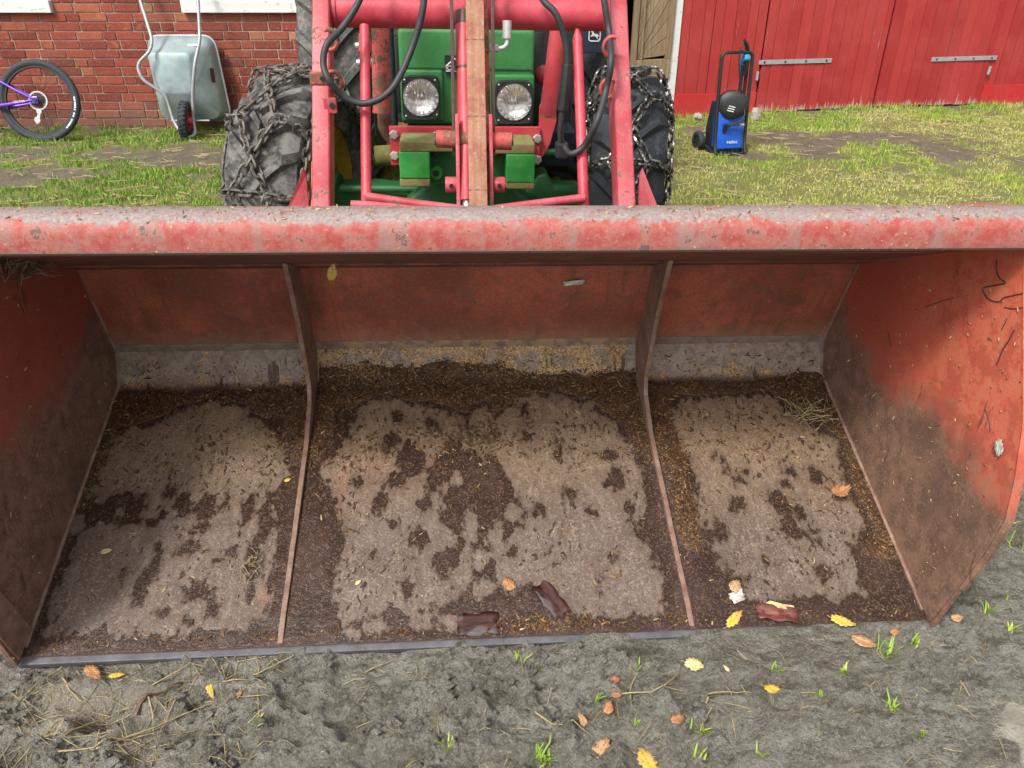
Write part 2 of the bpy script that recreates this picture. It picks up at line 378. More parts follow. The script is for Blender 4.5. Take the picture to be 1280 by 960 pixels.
g = n.mp(n.mth('ADD', z, n.mth('ADD', n.mth('MULTIPLY', n.mth('SUBTRACT', m, 0.5), 0.05), n.mth('MULTIPLY', n.mth('SUBTRACT', b, 0.5), 0.03))), 1.037, 1.045)
c = n.mix(g, red, grey)
c = n.mix(n.mp(n.mth('ADD', z, n.mth('MULTIPLY', m, 0.02)), 1.004, 0.993), c, (0.20, 0.13, 0.11))
c = n.mix(n.mth('MULTIPLY', n.mp(n.mth('ADD', m, n.mth('MULTIPLY', f, 0.4)), 0.80, 0.84), 0.9), c, (0.13, 0.085, 0.075))
sp = n.mth('MULTIPLY', n.mp(n.vor(60), 0.2, 0.1), n.mp(n.noise(5, 4, 0.6), 0.42, 0.62))
c = n.mix(n.mth('MULTIPLY', sp, 0.85), c, (0.5, 0.33, 0.18))
n.bump(n.mth('ADD', f, n.mth('ADD', n.mth('MULTIPLY', g, -0.6), sp)), 0.3, 0.004)
M['beam_red'] = n.done(c)
n = NT('divider_steel', 0.6)
m = n.noise(20, 7, 0.7); f = n.noise(110, 5, 0.75)
c = n.ramp(m, [(0.3, (0.12, 0.06, 0.045)), (0.5, (0.22, 0.125, 0.092)), (0.7, (0.30, 0.225, 0.175))]); c = n.mix(n.mp(f, 0.5, 0.75), c, (0.25, 0.16, 0.09))
n.bump(f, 0.3, 0.004); M['divider_steel'] = n.done(c)
plain('cut_edge', (0.10, 0.10, 0.112), 0.6, 0.1, 0.35, 25, 0.3)

worn('loader_red', (0.40, 0.045, 0.06), amount=0.42, rough=0.45, fade=(0.52, 0.12, 0.145), dust=(0.42, 0.28, 0.24), dusta=0.6, scale=1.8)
worn('deep_red', (0.42, 0.028, 0.04), amount=0.28, rough=0.45, fade=(0.5, 0.07, 0.08), dusta=0.2)
worn('tube_red', (0.41, 0.035, 0.055), amount=0.16, rough=0.42, dust=(0.42, 0.25, 0.22), dusta=0.35, scale=2.0)
worn('rust_red', (0.45, 0.07, 0.06), amount=0.75, rough=0.6, dusta=0.3)
worn('post_rust', (0.28, 0.105, 0.075), wear=(0.20, 0.10, 0.06), amount=0.62, rough=0.85, fade=(0.34, 0.185, 0.12), dust=(0.52, 0.44, 0.33), dusta=1.0, scale=3.0)
worn('tractor_green', (0.028, 0.165, 0.04), wear=(0.02, 0.06, 0.02), amount=0.05, rough=0.4, fade=(0.05, 0.21, 0.065), dust=(0.18, 0.2, 0.12), dusta=0.4, scale=1.4)
worn('dark_green', (0.012, 0.085, 0.022), wear=(0.03, 0.03, 0.02), amount=0.4, rough=0.5, fade=(0.02, 0.12, 0.035), dust=(0.12, 0.1, 0.06), dusta=0.4)
worn('cast_green', (0.02, 0.24, 0.035), wear=(0.16, 0.09, 0.05), amount=0.25, rough=0.5, dusta=0.25, scale=1.5)
worn('rust_cast', (0.20, 0.12, 0.055), wear=(0.10, 0.13, 0.04), amount=0.8, rough=0.85, dust=(0.3, 0.22, 0.12), dusta=0.5, scale=2)
plain('rusty_pipe', (0.20, 0.10, 0.075), 0.8, 0, 0.4, 20)
plain('link_brown', (0.075, 0.032, 0.03), 0.5, 0.1, 0.4, 30)
plain('rubber_hose', (0.028, 0.03, 0.034), 0.55, 0, 0.3, 40, 0.1)
plain('black_plastic', (0.018, 0.019, 0.021), 0.5, 0, 0.3, 25, 0.1)
plain('engine_black', (0.014, 0.014, 0.016), 0.6, 0, 0.5, 14, 0.3)
plain('navy', (0.018, 0.024, 0.045), 0.5, 0, 0.3, 14, 0.1)
plain('zinc', (0.55, 0.54, 0.52), 0.38, 0.6, 0.2, 40)
plain('grey_fitting', (0.5, 0.5, 0.49), 0.45, 0.3, 0.15, 30)
plain('moss_pipe', (0.13, 0.12, 0.03), 0.8, 0, 0.4, 20, 0.3)
plain('rim_yellow', (0.30, 0.20, 0.015), 0.55, 0, 0.45, 9, 0.2)
plain('white_paint', (0.8, 0.8, 0.78), 0.5, 0, 0.05, 30, 0)
plain('emblem_white', (0.75, 0.75, 0.73), 0.5, 0, 0.04, 30, 0)
# head lamp glass: pale reflector behind ribbed glass
n = NT('lamp_glass', 0.12, 0.0, 0.7)
x, y, z = n.xyz(n.att('lens', 'Vector'))
rr = n.mth('SQRT', n.mth('ADD', n.mth('MULTIPLY', x, x), n.mth('MULTIPLY', y, y)))
ang = n.mth('ARCTAN2', y, x)
cv = n.t.nodes.new('ShaderNodeCombineXYZ'); n.put(cv.inputs[0], n.mth('MULTIPLY', ang, 5.0)); n.put(cv.inputs[1], n.mth('MULTIPLY', rr, 0.8)); ribs = n.mp(n.noise(1.6, 2, .5, vec=cv.outputs[0]), .42, .58, -.6, 1.0)
cb = n.t.nodes.new('ShaderNodeCombineXYZ'); n.put(cb.inputs[0], n.mth('MULTIPLY', x, 12.0)); n.put(cb.inputs[1], n.mth('MULTIPLY', y, 1.5)); bars = n.mp(n.noise(1.5, 3, .6, vec=cb.outputs[0]), .4, .6, -1.0, .6)
pat = n.mix(n.mp(rr, 0.52, 0.56), bars, ribs)
c = n.mix(n.mp(n.mth('ADD', pat, n.mth('MULTIPLY', n.noise(55, 4, .7), 2.0)), -0.2, 1.5), (0.26, 0.27, 0.27), (0.74, 0.75, 0.75))
c = n.mix(n.mp(rr, 0.46, 0.52), n.mix(n.mp(n.noise(45, 4, .7), .38, .6, .3, .9), c, (0.17, 0.165, 0.145)), c)
c = n.mix(n.mth('MULTIPLY', n.mp(n.mth('ABSOLUTE', n.mth('SUBTRACT', rr, 0.53)), 0.04, 0.0), 0.7), c, (0.25, 0.25, 0.25))
n.bump(pat, 0.12, 0.002); n.b.inputs['Coat Weight'].default_value = 0.6
M['lamp_glass'] = n.done(c)
def tyre_mat(name, base, mud, amt):
    n = NT(name, 0.85); a = n.noise(7, 7, 0.7); b = n.noise(40, 6, 0.75)
    c = n.mix(n.mp(n.mth('ADD', n.mth('MULTIPLY', a, 0.7), n.mth('MULTIPLY', b, 0.3)), 0.62 - amt, 0.72 - amt * 0.7), base, n.mix(b, mud, tuple(q * 1.5 for q in mud)))
    n.bump(n.mth('ADD', b, a), 0.5, 0.012); M[name] = n.done(c)
tyre_mat('muddy_rubber', (0.035, 0.035, 0.035), (0.145, 0.138, 0.128), 0.20)
tyre_mat('clean_rubber', (0.026, 0.03, 0.036), (0.075, 0.082, 0.09), 0.1)
tyre_mat('rear_rubber', (0.035, 0.038, 0.042), (0.10, 0.10, 0.10), 0.08)
tyre_mat('rear_rubber_muddy', (0.07, 0.07, 0.07), (0.16, 0.15, 0.13), 0.16)
n = NT('muddy_chain', 0.75, 0.1); a = n.noise(30, 6, 0.7); M['muddy_chain'] = n.done(n.ramp(a, [(0.38, (0.035, 0.03, 0.025)), (0.62, (0.21, 0.19, 0.165))]))
n = NT('bright_chain', 0.38, 0.75); a = n.noise(60, 6, 0.7); M['bright_chain'] = n.done(n.ramp(a, [(0.38, (0.03, 0.027, 0.025)), (0.52, (0.12, 0.11, 0.10)), (0.66, (0.62, 0.6, 0.57))]))

# bricks and walls
n = NT('brick', 0.9, 0, 0.2)
r = n.rnd(); v = n.vadd(n.obj, n.mix(1.0, r, r)); 
vv = n.t.nodes.new('ShaderNodeVectorMath'); vv.operation = 'SCALE'; n.put(vv.inputs[0], n.mix(0.0, r, r)); vv.inputs['Scale'].default_value = 57.0
v = n.vadd(n.obj, vv.outputs[0])
c = n.ramp(r, [(0.0, (0.16, 0.040, 0.030)), (0.25, (0.22, 0.048, 0.034)), (0.6, (0.28, 0.062, 0.042)), (0.92, (0.32, 0.088, 0.052)), (0.985, (0.36, 0.14, 0.08)), (1.0, (0.40, 0.2, 0.115))])
a = n.noise(9, 6, 0.7, vec=v); b = n.noise(60, 5, 0.75, vec=v)
c = n.mix(n.mth('MULTIPLY', n.mp(a, 0.45, 0.7), 0.5), c, (0.20, 0.05, 0.035)); c = n.mix(n.mth('MULTIPLY', n.mp(a, 0.42, 0.28), 0.5), c, (0.46, 0.17, 0.09))
c = n.mix(n.mth('MULTIPLY', n.mp(b, 0.52, 0.7), 0.5), c, (0.45, 0.33, 0.26)); wz = n.noise(1.3, 5, .65, vec=n.pos()); c = n.mix(n.mth('MULTIPLY', n.mp(wz, .5, .68), .4), c, (0.16, 0.075, 0.055)); pz = n.xyz(n.pos())[2]; c = n.mix(n.mth('MULTIPLY', n.mp(n.mth('ADD', pz, n.mth('MULTIPLY', wz, .3)), .42, .2), .45), c, (0.22, 0.15, 0.11))
n.bump(n.mth('ADD', a, b), 0.5, 0.008); M['brick'] = n.done(c)
plain('mortar', (0.36, 0.29, 0.225), 0.95, 0, 0.25, 9, 0.5)
n = NT('sill_white', 0.75); a = n.noise(14, 7, 0.7, vec=n.vmap((1, 1, 2))); c = n.mix(n.mp(a, 0.56, 0.66), (0.66, 0.67, 0.66), (0.42, 0.43, 0.42)); n.bump(a, 0.3, 0.006); M['sill_white'] = n.done(c)
plain('pane_dark', (0.03, 0.035, 0.04), 0.08, 0, 0.2, 3, 0)
def barn_paint(name, plinth=False):
    n = NT(name, 0.75, 0, 0.25)
    r = n.rnd(); p = n.pos(); x, y, z = n.xyz(p)
    g = n.noise(6, 8, 0.72, vec=n.vmap((6, 6, 0.35), vec=p)); k = n.noise(2.2, 5, 0.6, vec=p); f = n.noise(45, 6, 0.75, vec=n.vmap((3, 3, 0.3), vec=p))
    c = n.mix(r, (0.33, 0.027, 0.027), (0.41, 0.042, 0.039)) if not plinth else n.mix(k, (0.46, 0.022, 0.022), (0.52, 0.04, 0.038))
    c = n.mix(n.mth('MULTIPLY', n.mp(k, 0.4, 0.65), 0.5), c, (0.45, 0.068, 0.06))
    c = n.mix(n.mth('MULTIPLY', n.mp(f, 0.46, 0.64), 0.5), c, (0.24, 0.028, 0.026))
    nl = n.mp(n.noise(3.1, 4, .65, vec=n.vmap((1, 1, .22), vec=p)), .58, .66); c = n.mix(n.mth('MULTIPLY', nl, .5), c, (0.30, 0.05, 0.045))
    ww = n.mth('SUBTRACT', n.mth('ADD', n.mth('MULTIPLY', g, 0.75), n.mth('MULTIPLY', f, 0.3)), n.mth('MULTIPLY', n.mp(z, 0.0, 0.15), 0.17))
    c = n.mix(n.mth('MULTIPLY', n.mp(ww, 0.475, 0.53), 0.85 if not plinth else 0.1), c, n.mix(f, (0.27, 0.2, 0.16), (0.55, 0.5, 0.43)))
    n.bump(n.mth('ADD', g, f), 0.35, 0.006); M[name] = n.done(c)
barn_paint('barn_red'); barn_paint('plinth_red', True)
n = NT('old_wood', 0.85, 0, 0.2); r = n.rnd()
g = n.noise(5, 8, 0.7, vec=n.vmap((12, 12, 0.6)), dist=0.5); f = n.noise(40, 5, 0.7, vec=n.vmap((4, 4, 0.3)))
c = n.ramp(g, [(0.3, (0.17, 0.115, 0.065)), (0.5, (0.30, 0.22, 0.135)), (0.68, (0.42, 0.34, 0.23))]); c = n.mix(n.mth('MULTIPLY', r, 0.45), c, (0.20, 0.14, 0.08)); c = n.mix(n.mp(f, 0.6, 0.75), c, (0.10, 0.065, 0.035))
n.bump(g, 0.4, 0.006); M['old_wood'] = n.done(c)
plain('galvanised', (0.36, 0.38, 0.40), 0.5, 0.3, 0.15, 22, 0.15)
n = NT('tray_zinc', 0.5, 0.12); a = n.noise(7, 6, 0.6); b = n.vor(28, out='Color'); c = n.mix(n.mp(a, 0.35, 0.65), (0.27, 0.35, 0.365), (0.36, 0.45, 0.465)); c = n.mix(0.12, c, b, 'SOFT_LIGHT'); x, y, z = n.xyz(n.pos())
c = n.mix(n.mth('MULTIPLY', n.mp(n.mth('ADD', z, n.mth('MULTIPLY', a, 0.2)), 0.48, 0.34), 0.6), c, (0.20, 0.25, 0.235)); n.bump(a, 0.1, 0.01); M['tray_zinc'] = n.done(c)  # lower tray coloured darker to carry the shading of its slope
n = NT('lens_glass', 0.03, 0.0, 0.5); n.b.inputs['Transmission Weight'].default_value = 1.0; n.b.inputs['IOR'].default_value = 1.35
x, y, z = n.xyz(n.att('lens', 'Vector')); rr = n.mth('SQRT', n.mth('ADD', n.mth('MULTIPLY', x, x), n.mth('MULTIPLY', y, y)))
n.bump(n.mth('MULTIPLY', n.mix(n.mp(rr, .5, .56), n.mth('SINE', n.mth('MULTIPLY', x, 40.0)), n.mth('SINE', n.mth('MULTIPLY', n.mth('ARCTAN2', y, x), 18.0))), 1.0), 0.35, 0.004); M['lens_glass'] = n.done((0.96, 0.97, 0.97))
n = NT('reflector', 0.22, 0.9); M['reflector'] = n.done((0.86, 0.86, 0.84))
plain('hub_red', (0.5, 0.04, 0.06), 0.5)
plain('scratch_dark', (0.06, 0.035, 0.03), 0.7, 0, 0.3, 40, 0)
plain('bike_purple', (0.16, 0.05, 0.55), 0.3, 0.2, 0.15, 9, 0)
plain('bike_alloy', (0.40, 0.41, 0.41), 0.4, 0.5, 0.1, 30)
plain('bike_tyre', (0.03, 0.036, 0.043), 0.75, 0, 0.2, 40)
plain('washer_blue', (0.012, 0.10, 0.55), 0.4, 0, 0.15, 10, 0.05)
plain('washer_cyan', (0.04, 0.28, 0.55), 0.4, 0, 0.1, 10, 0)
plain('stone_grey', (0.33, 0.31, 0.28), 0.9, 0, 0.3, 9, 0.5)
# leaves, bark, straw
def leafm(name, a, b):
    n = NT(name, 0.6 if 'bark' not in name else 0.35, 0, 0.3); f = n.noise(45, 5, 0.7); c = n.mix(n.mp(f, 0.4, 0.62), a, b); lx, ly, lz = n.xyz(); c = n.mix(n.mth('MULTIPLY', n.mp(n.mth('ABSOLUTE', ly), .0012, .0004), .5), c, tuple(q * .5 for q in b)); vein = n.mth('SINE', n.mth('MULTIPLY', n.mth('SUBTRACT', n.mth('ABSOLUTE', ly), n.mth('MULTIPLY', lx, .8)), 900.0)); c = n.mix(n.mth('MULTIPLY', n.mp(vein, .7, 1.0), .22), c, tuple(q * .45 for q in b)); sp_ = n.mp(n.noise(140, 3, .6), .62, .7); c = n.mix(n.mth('MULTIPLY', sp_, .6), c, (.10, .05, .025)); n.bump(n.mth('ADD', n.noise(120, 3), vein), 0.25, 0.001); M[name] = n.done(c)
leafm('leaf_yellow', (0.60, 0.43, 0.06), (0.55, 0.36, 0.12)); leafm('leaf_orange', (0.44, 0.22, 0.10), (0.25, 0.11, 0.06)); leafm('leaf_tan', (0.50, 0.32, 0.17), (0.36, 0.20, 0.10))
leafm('leaf_cream', (0.62, 0.55, 0.28), (0.55, 0.42, 0.18)); leafm('bark_dark', (0.045, 0.018, 0.018), (0.11, 0.025, 0.022)); leafm('bark_red', (0.24, 0.065, 0.045), (0.15, 0.04, 0.032)); leafm('bark_inner', (0.6, 0.48, 0.25), (0.5, 0.36, 0.16))
leafm('birch_white', (0.66, 0.63, 0.58), (0.35, 0.32, 0.29)); leafm('twig_brown', (0.10, 0.06, 0.04), (0.17, 0.11, 0.075)); leafm('nest_dry', (0.22, 0.17, 0.12), (0.12, 0.09, 0.065)); leafm('straw_stalk', (0.38, 0.31, 0.17), (0.26, 0.20, 0.11))
def barkm(name, a, b, g):
    n = NT(name, 0.5, 0, 0.4); x, y, z = n.xyz(); f = n.noise(30, 6, .7, vec=n.vmap((.5, 2.5, 1))); w_ = n.noise(9, 3, .5)
    c = n.mix(n.mp(f, .4, .62), a, b); c = n.mix(n.mth('MULTIPLY', n.mp(w_, .5, .56), g), c, (.10, .085, .085)); n.bump(f, .5, .004); M[name] = n.done(c, n.mp(f, .35, .65, .4, .75))  # grey patches paint in the wet reflection on the dark bark
barkm('bark_dark', (0.022, 0.009, 0.008), (0.075, 0.02, 0.015), .8); barkm('bark_red', (0.19, 0.055, 0.04), (0.10, 0.032, 0.025), 0.0)
n = NT('chips', 0.8, 0, 0.25); t = n.att('tone'); M['chips'] = n.done(n.ramp(t, [(0.0, (0.05, 0.024, 0.012)), (0.35, (0.13, 0.065, 0.028)), (0.7, (0.30, 0.18, 0.075)), (1.0, (0.55, 0.40, 0.22))]))
n = NT('grass_blade', 0.6, 0, 0.3); t = n.att('tone'); n.b.inputs['Subsurface Weight'].default_value = 0.0
M['grass_blade'] = n.done(n.ramp(t, [(0.0, (0.09, 0.18, 0.025)), (0.3, (0.21, 0.34, 0.045)), (0.55, (0.35, 0.44, 0.075)), (0.72, (0.45, 0.46, 0.11)), (0.86, (0.42, 0.37, 0.15)), (1.0, (0.52, 0.45, 0.26))]))
# ground: wet grey mud near, trodden earth and moss under the grass further off
n = NT('ground', 0.75, 0, 0.75)
p = n.pos(); g = n.att('grass'); wt = n.att('wetness'); pale = n.att('pale')
a = n.noise(7, 8, 0.7, vec=p); b = n.noise(32, 7, 0.72, vec=p); f = n.noise(140, 5, 0.75, vec=p)
gs = n.xyz(n.vor(230, vec=p, out='Color'))[0]; g2 = n.xyz(n.vor(95, vec=p, out='Color'))[1]
mud = n.mix(n.mp(a, 0.36, 0.64), (0.25, 0.232, 0.185), (0.43, 0.415, 0.36)); mud = n.mix(n.mth('MULTIPLY', n.mp(b, 0.48, 0.64), 0.75), mud, (0.085, 0.075, 0.050)); mud = n.mix(n.mth('MULTIPLY', n.mp(gs, 0.62, 0.9), 0.5), mud, (0.50, 0.48, 0.42)); mud = n.mix(n.mth('MULTIPLY', n.mp(gs, 0.34, 0.1), 0.4), mud, (0.09, 0.08, 0.056)); mud = n.mix(n.mth('MULTIPLY', n.mp(g2, 0.8, 0.95), 0.5), mud, (0.30, 0.26, 0.18))
sm = n.noise(11, 5, 0.6, vec=n.vmap((1, 2.6, 1), (0, 0, R(24)), vec=p), dist=1.2); mud = n.mix(n.mth('MULTIPLY', n.mp(sm, 0.52, 0.64), 0.55), mud, (0.52, 0.505, 0.445)); mud = n.mix(n.mth('MULTIPLY', n.mp(sm, 0.46, 0.36), 0.55), mud, (0.085, 0.074, 0.048))
mud = n.mix(pale, mud, n.mix(f, (0.42, 0.37, 0.29), (0.62, 0.56, 0.47)))
mud = n.mix(n.mth('MULTIPLY', n.mp(wt, 0.3, 1.0), .65), mud, n.mix(a, (0.15, 0.133, 0.10), (0.22, 0.20, 0.16)))
ear = n.mix(n.mp(a, 0.35, 0.65), (0.18, 0.15, 0.095), (0.28, 0.24, 0.165)); ear = n.mix(n.mp(b, 0.5, 0.7), ear, (0.13, 0.105, 0.065)); ear = n.mix(n.mp(f, 0.55, 0.75), ear, (0.28, 0.24, 0.17))
grs = n.mix(n.mp(b, 0.35, 0.65), (0.20, 0.24, 0.05), (0.34, 0.33, 0.09)); grs = n.mix(n.mp(f, 0.5, 0.7), grs, (0.28, 0.24, 0.10))
far = n.att('far'); c = n.mix(far, mud, n.mix(n.mp(n.mth('ADD', g, n.mth('MULTIPLY', n.mth('SUBTRACT', b, 0.5), 0.8)), 0.3, 0.62), ear, grs))
rg = n.mth('SUBTRACT', n.mp(b, 0.3, 0.7, 0.26, 0.56), n.mth('MULTIPLY', wt, 0.18)); rg = n.mth('MAXIMUM', n.mth('ADD', rg, n.mth('MULTIPLY', far, 0.3)), 0.16)
n.bump(n.mth('MULTIPLY', n.mth('ADD', n.mth('ADD', n.mth('MULTIPLY', sm, 0.6), b), n.mth('ADD', n.mth('MULTIPLY', f, 0.7), n.mth('MULTIPLY', gs, 0.6))), 1.0), n.mth('SUBTRACT', 1.0, n.mth('MULTIPLY', n.mp(wt, 0.6, 0.95), 0.9)), 0.028)
M['ground'] = n.done(c, rg)
# ------------------------------------------------------------------ ground: one sheet out to the horizon
def near_mask(x, y):
    """1 where the wet mud in front of and beside the bucket lies"""
    e = 2.45 + 0.5 * (fbm(x, y, 1.1, 4, 5) - 0.5)
    return 1 - sstep(e, e + 0.5, y)
def lip_z(x): return 0.005 + (1.05 - x) * 0.0189 + 0.0
def lip_y(x): return 1.3237 + (x + 0.0455) * 0.0711
PUD = [(1.20, 1.01, 0.17, 0.22)]
def puddle(x, y):
    d = np.full(np.shape(x), 9.0)
    for (a, b, rx, ry) in PUD: d = np.minimum(d, np.hypot((x - a) / rx, (y - b) / ry))
    d = d + (fbm(x, y, 9, 4, 31) - 0.5) * 1.3
    return 1 - sstep(0.2, 1.5, d)
def gh(x, y):
    x = np.asarray(x, float); y = np.asarray(y, float)
    near = near_mask(x, y); n1 = fbm(x, y, 3.2, 5, 1); n2 = fbm(x, y, 14, 5, 2)
    wx = x + 0.05 * (fbm(x, y, 7, 3, 41) - 0.5); wy = y + 0.05 * (fbm(x, y, 7, 3, 43) - 0.5)
    rid = 1 - np.abs(2 * fbm(wx, wy * 1.3, 10, 4, 3) - 1)
    h = near * (0.45 + .85 * (1 - sstep(.2, .8, x))) * ((n1 - 0.5) * 0.05 + (n2 - 0.5) * 0.052 + (rid ** 3 - 0.5) * 0.034 * sstep(0.35, 0.6, n1 + 0.1) + (fbm(x, y, 48, 4, 4, 0.62) - 0.5) * 0.016)
    h = h + (1 - near) * ((fbm(x, y, 1.4, 4, 7) - 0.5) * 0.05 + (fbm(x, y, 9, 4, 8) - 0.5) * 0.02)
    # boot and tyre prints pressed into the soft part before the lip
    for (a, b, r0, r1, ang, dp) in ((0.02, 1.235, 0.075, 0.035, 0.5, 0.016), (-0.10, 1.20, 0.06, 0.03, -0.4, 0.014), (0.10, 1.16, 0.09, 0.03, -0.9, 0.015), (-0.22, 1.245, 0.07, 0.03, 0.2, 0.014), (0.28, 1.235, 0.09, 0.028, 0.15, 0.013), (-0.62, 1.10, 0.1, 0.05, 0.6, 0.02), (-0.9, 1.13, 0.08, 0.05, 0.3, 0.02), (0.52, 1.2, 0.12, 0.03, 0.1, 0.012)):
        c, s = math.cos(ang), math.sin(ang); u = ((x - a) * c + (y - b) * s) / r0; v = (-(x - a) * s + (y - b) * c) / r1
        q = np.sqrt(u * u + v * v) + (n2 - 0.5) * 0.5
        h = h - dp * (1 - sstep(0.6, 1.0, q)) + dp * 0.6 * np.exp(-((q - 1.15) / 0.22) ** 2)
    # mud banked up against the cutting edge, thicker to the right
    d = lip_y(x) - y
    bank = np.exp(-np.clip(d, 0, 9) / 0.05) * sstep(-0.02, 0.0, d) * (np.abs(x) < 1.15)
    amt = sstep(-0.55, 0.5, x) * (0.6 + 0.9 * (fbm(x, y * 0, 6, 3, 12) - 0.5)) + 0.5 * np.exp(-((x + 0.47) / 0.12) ** 2) + 0.28 * np.exp(-((x + 0.75) / 0.1) ** 2)
    h = h * (1 - 0.5 * bank) + bank * (lip_z(x) - 0.004) * amt
    under = sstep(0.0, 0.06, -d) * (x > -1.2) * (x < 1.14) * (1 - sstep(2.3, 2.5, y))
    h = h * (1 - under) - 0.03 * under
    pd = puddle(x, y); h = h * (1 - .85 * pd) - 0.003 * pd
    return h
def patches(x, y):
    """grass cover 0..1 on the yard behind the bucket"""
    g = 0.70 + 1.4 * (fbm(x, y, 0.9, 5, 21) - 0.5) + 1.7 * (fbm(x, y, 3.6, 5, 22, 0.6) - 0.5)
    for (a, b, rx, ry, k) in ((-4.4, 6.0, 1.0, 0.5, -0.8), (-3.2, 6.55, 0.9, 0.2, -0.25), (-4.6, 5.3, 0.9, 0.35, -0.7), (-3.5, 5.7, 0.35, 0.3, -0.6), (3.2, 6.0, 0.5, 0.15, -0.35), (-2.4, 6.3, 0.6, 0.3, -0.3), (2.9, 7.15, 1.3, 0.26, -0.45), (3.9, 6.4, 0.8, 0.2, -0.35), (2.2, 6.3, 0.5, 0.2, -0.4), (-2.9, 5.1, 1.1, 0.45, 0.7), (-3.6, 7.05, 1.2, 0.2, 0.35), (1.7, 5.3, 0.8, 0.9, 0.4), (3.5, 7.9, 1.6, 0.25, 0.6), (2.6, 5.2, 0.7, 0.35, 0.3)):
        g = g + k * (0.55 + 0.9 * fbm(x, y, 5, 4, 29)) * np.exp(-(((x - a) / rx) ** 2 + ((y - b) / ry) ** 2))
    return np.clip(g, 0, 1)
def axis_nodes(segs):
    out = []
    for (a, b, st) in segs: out.append(np.arange(a, b, st))
    return np.concatenate(out + [[segs[-1][1]]])
gx = axis_nodes([(-200, -40, 40), (-40, -8, 4), (-8, -1.35, 0.05), (-1.35, 1.9, 0.0075), (1.9, 8, 0.05), (8, 40, 4), (40, 200, 40)])
gy = axis_nodes([(-200, -40, 40), (-40, -4, 4), (-4, 0.4, 0.2), (0.4, 0.88, 0.03), (0.88, 1.62, 0.0065), (1.62, 2.5, 0.014), (2.5, 10, 0.05), (10, 40, 4), (40, 200, 40)])
X, Y = np.meshgrid(gx, gy); xf, yf = X.ravel(), Y.ravel()
nm = near_mask(xf, yf)
pale = np.clip(np.exp(-(((xf + 1.15) / 0.30) ** 2 + ((yf - 1.08) / 0.22) ** 2)) * 1.3, 0, 1) * nm * sstep(0.3, 0.55, fbm(xf, yf, 8, 4, 55))
wetg = np.clip(sstep(0.42, 0.62, fbm(xf, yf, 2.4, 4, 61) + 0.10 * sstep(0.1, 0.9, xf)) * 0.55 * nm + puddle(xf, yf), 0, 1)
ground = grid_obj('ground', np.stack([xf, yf, gh(xf, yf)], 1), len(gx), len(gy), 'ground', None, {'grass': patches(xf, yf), 'wetness': wetg, 'pale': pale, 'far': 1 - nm}, 'structure')

# ------------------------------------------------------------------ loader bucket
DRY_LEFT = [[-1.065,0.059],[-0.961,0.048],[-0.947,0.08],[-0.9,0.056],[-0.778,0.044],[-0.725,0.056],[-0.611,0.051],[-0.592,0.067],[-0.556,0.069],[-0.558,0.162],[-0.557,0.286],[-0.59,0.417],[-0.561,0.494],[-0.582,0.586],[-0.643,0.665],[-0.723,0.734],[-0.816,0.755],[-0.893,0.711],[-0.984,0.663],[-1.064,0.643],[-1.077,0.601],[-1.081,0.5],[-1.052,0.413],[-1.047,0.351],[-1.054,0.293],[-1.064,0.259],[-1.068,0.193],[-1.069,0.129]]
DRY_MID = [[-0.398,0.129],[-0.363,0.057],[-0.248,0.102],[-0.204,0.077],[-0.099,0.096],[-0.139,0.163],[-0.152,0.226],[-0.121,0.289],[-0.129,0.356],[-0.116,0.432],[-0.152,0.528],[-0.134,0.584],[-0.044,0.561],[-0.013,0.566],[0.014,0.548],[0.04,0.667],[0.128,0.746],[0.24,0.756],[0.328,0.718],[0.39,0.636],[0.437,0.524],[0.444,0.427],[0.424,0.351],[0.386,0.27],[0.424,0.214],[0.44,0.162],[0.431,0.089],[0.42,0.055],[0.309,0.045],[0.22,0.047],[0.172,0.089],[0.099,0.142],[0.053,0.116],[0.025,0.172],[0.034,0.229],[0.073,0.279],[0.107,0.327],[0.088,0.399],[0.063,0.48],[0.028,0.548],[0.014,0.548],[-0.013,0.566],[-0.039,0.572],[-0.058,0.655],[-0.113,0.705],[-0.221,0.733],[-0.311,0.757],[-0.364,0.724],[-0.392,0.614],[-0.465,0.499],[-0.413,0.416],[-0.372,0.279],[-0.395,0.199]]
DRY_RIGHT = [[0.562,0.678],[0.656,0.732],[0.771,0.736],[0.888,0.739],[0.929,0.677],[1.0,0.607],[1.052,0.56],[1.021,0.422],[1.022,0.352],[1.038,0.274],[0.962,0.203],[0.955,0.115],[0.964,0.074],[0.918,0.078],[0.88,0.06],[0.825,0.087],[0.707,0.067],[0.664,0.078],[0.66,0.127],[0.622,0.162],[0.596,0.226],[0.598,0.292],[0.604,0.356],[0.61,0.435],[0.584,0.534],[0.55,0.593]]
ISLES = [[-0.004,0.627,0.033,0.072],[0.103,0.457,0.029,0.032],[-0.043,0.31,0.015,0.035],[0.017,0.26,0.019,0.041],[-0.121,0.275,0.019,0.021],[0.071,0.529,0.018,0.026],[-0.021,0.215,0.015,0.02],[0.109,0.419,0.016,0.024],[-0.078,0.16,0.02,0.032],[-0.012,0.129,0.019,0.022],[0.071,0.349,0.011,0.015],[-0.089,0.458,0.011,0.018],[-0.109,0.118,0.016,0.017],[-0.141,0.57,0.016,0.014],[0.036,0.178,0.016,0.032],[-0.056,0.232,0.01,0.016],[-0.284,0.039,0.023,0.013],[-0.168,0.051,0.017,0.016],[-0.109,0.038,0.015,0.014],[-0.341,0.028,0.019,0.016],[-0.979,0.385,0.011,0.015],[-1.022,0.334,0.012,0.014],[-1.072,0.352,0.012,0.017],[0.621,0.435,0.014,0.032],[0.58,0.331,0.011,0.025]]
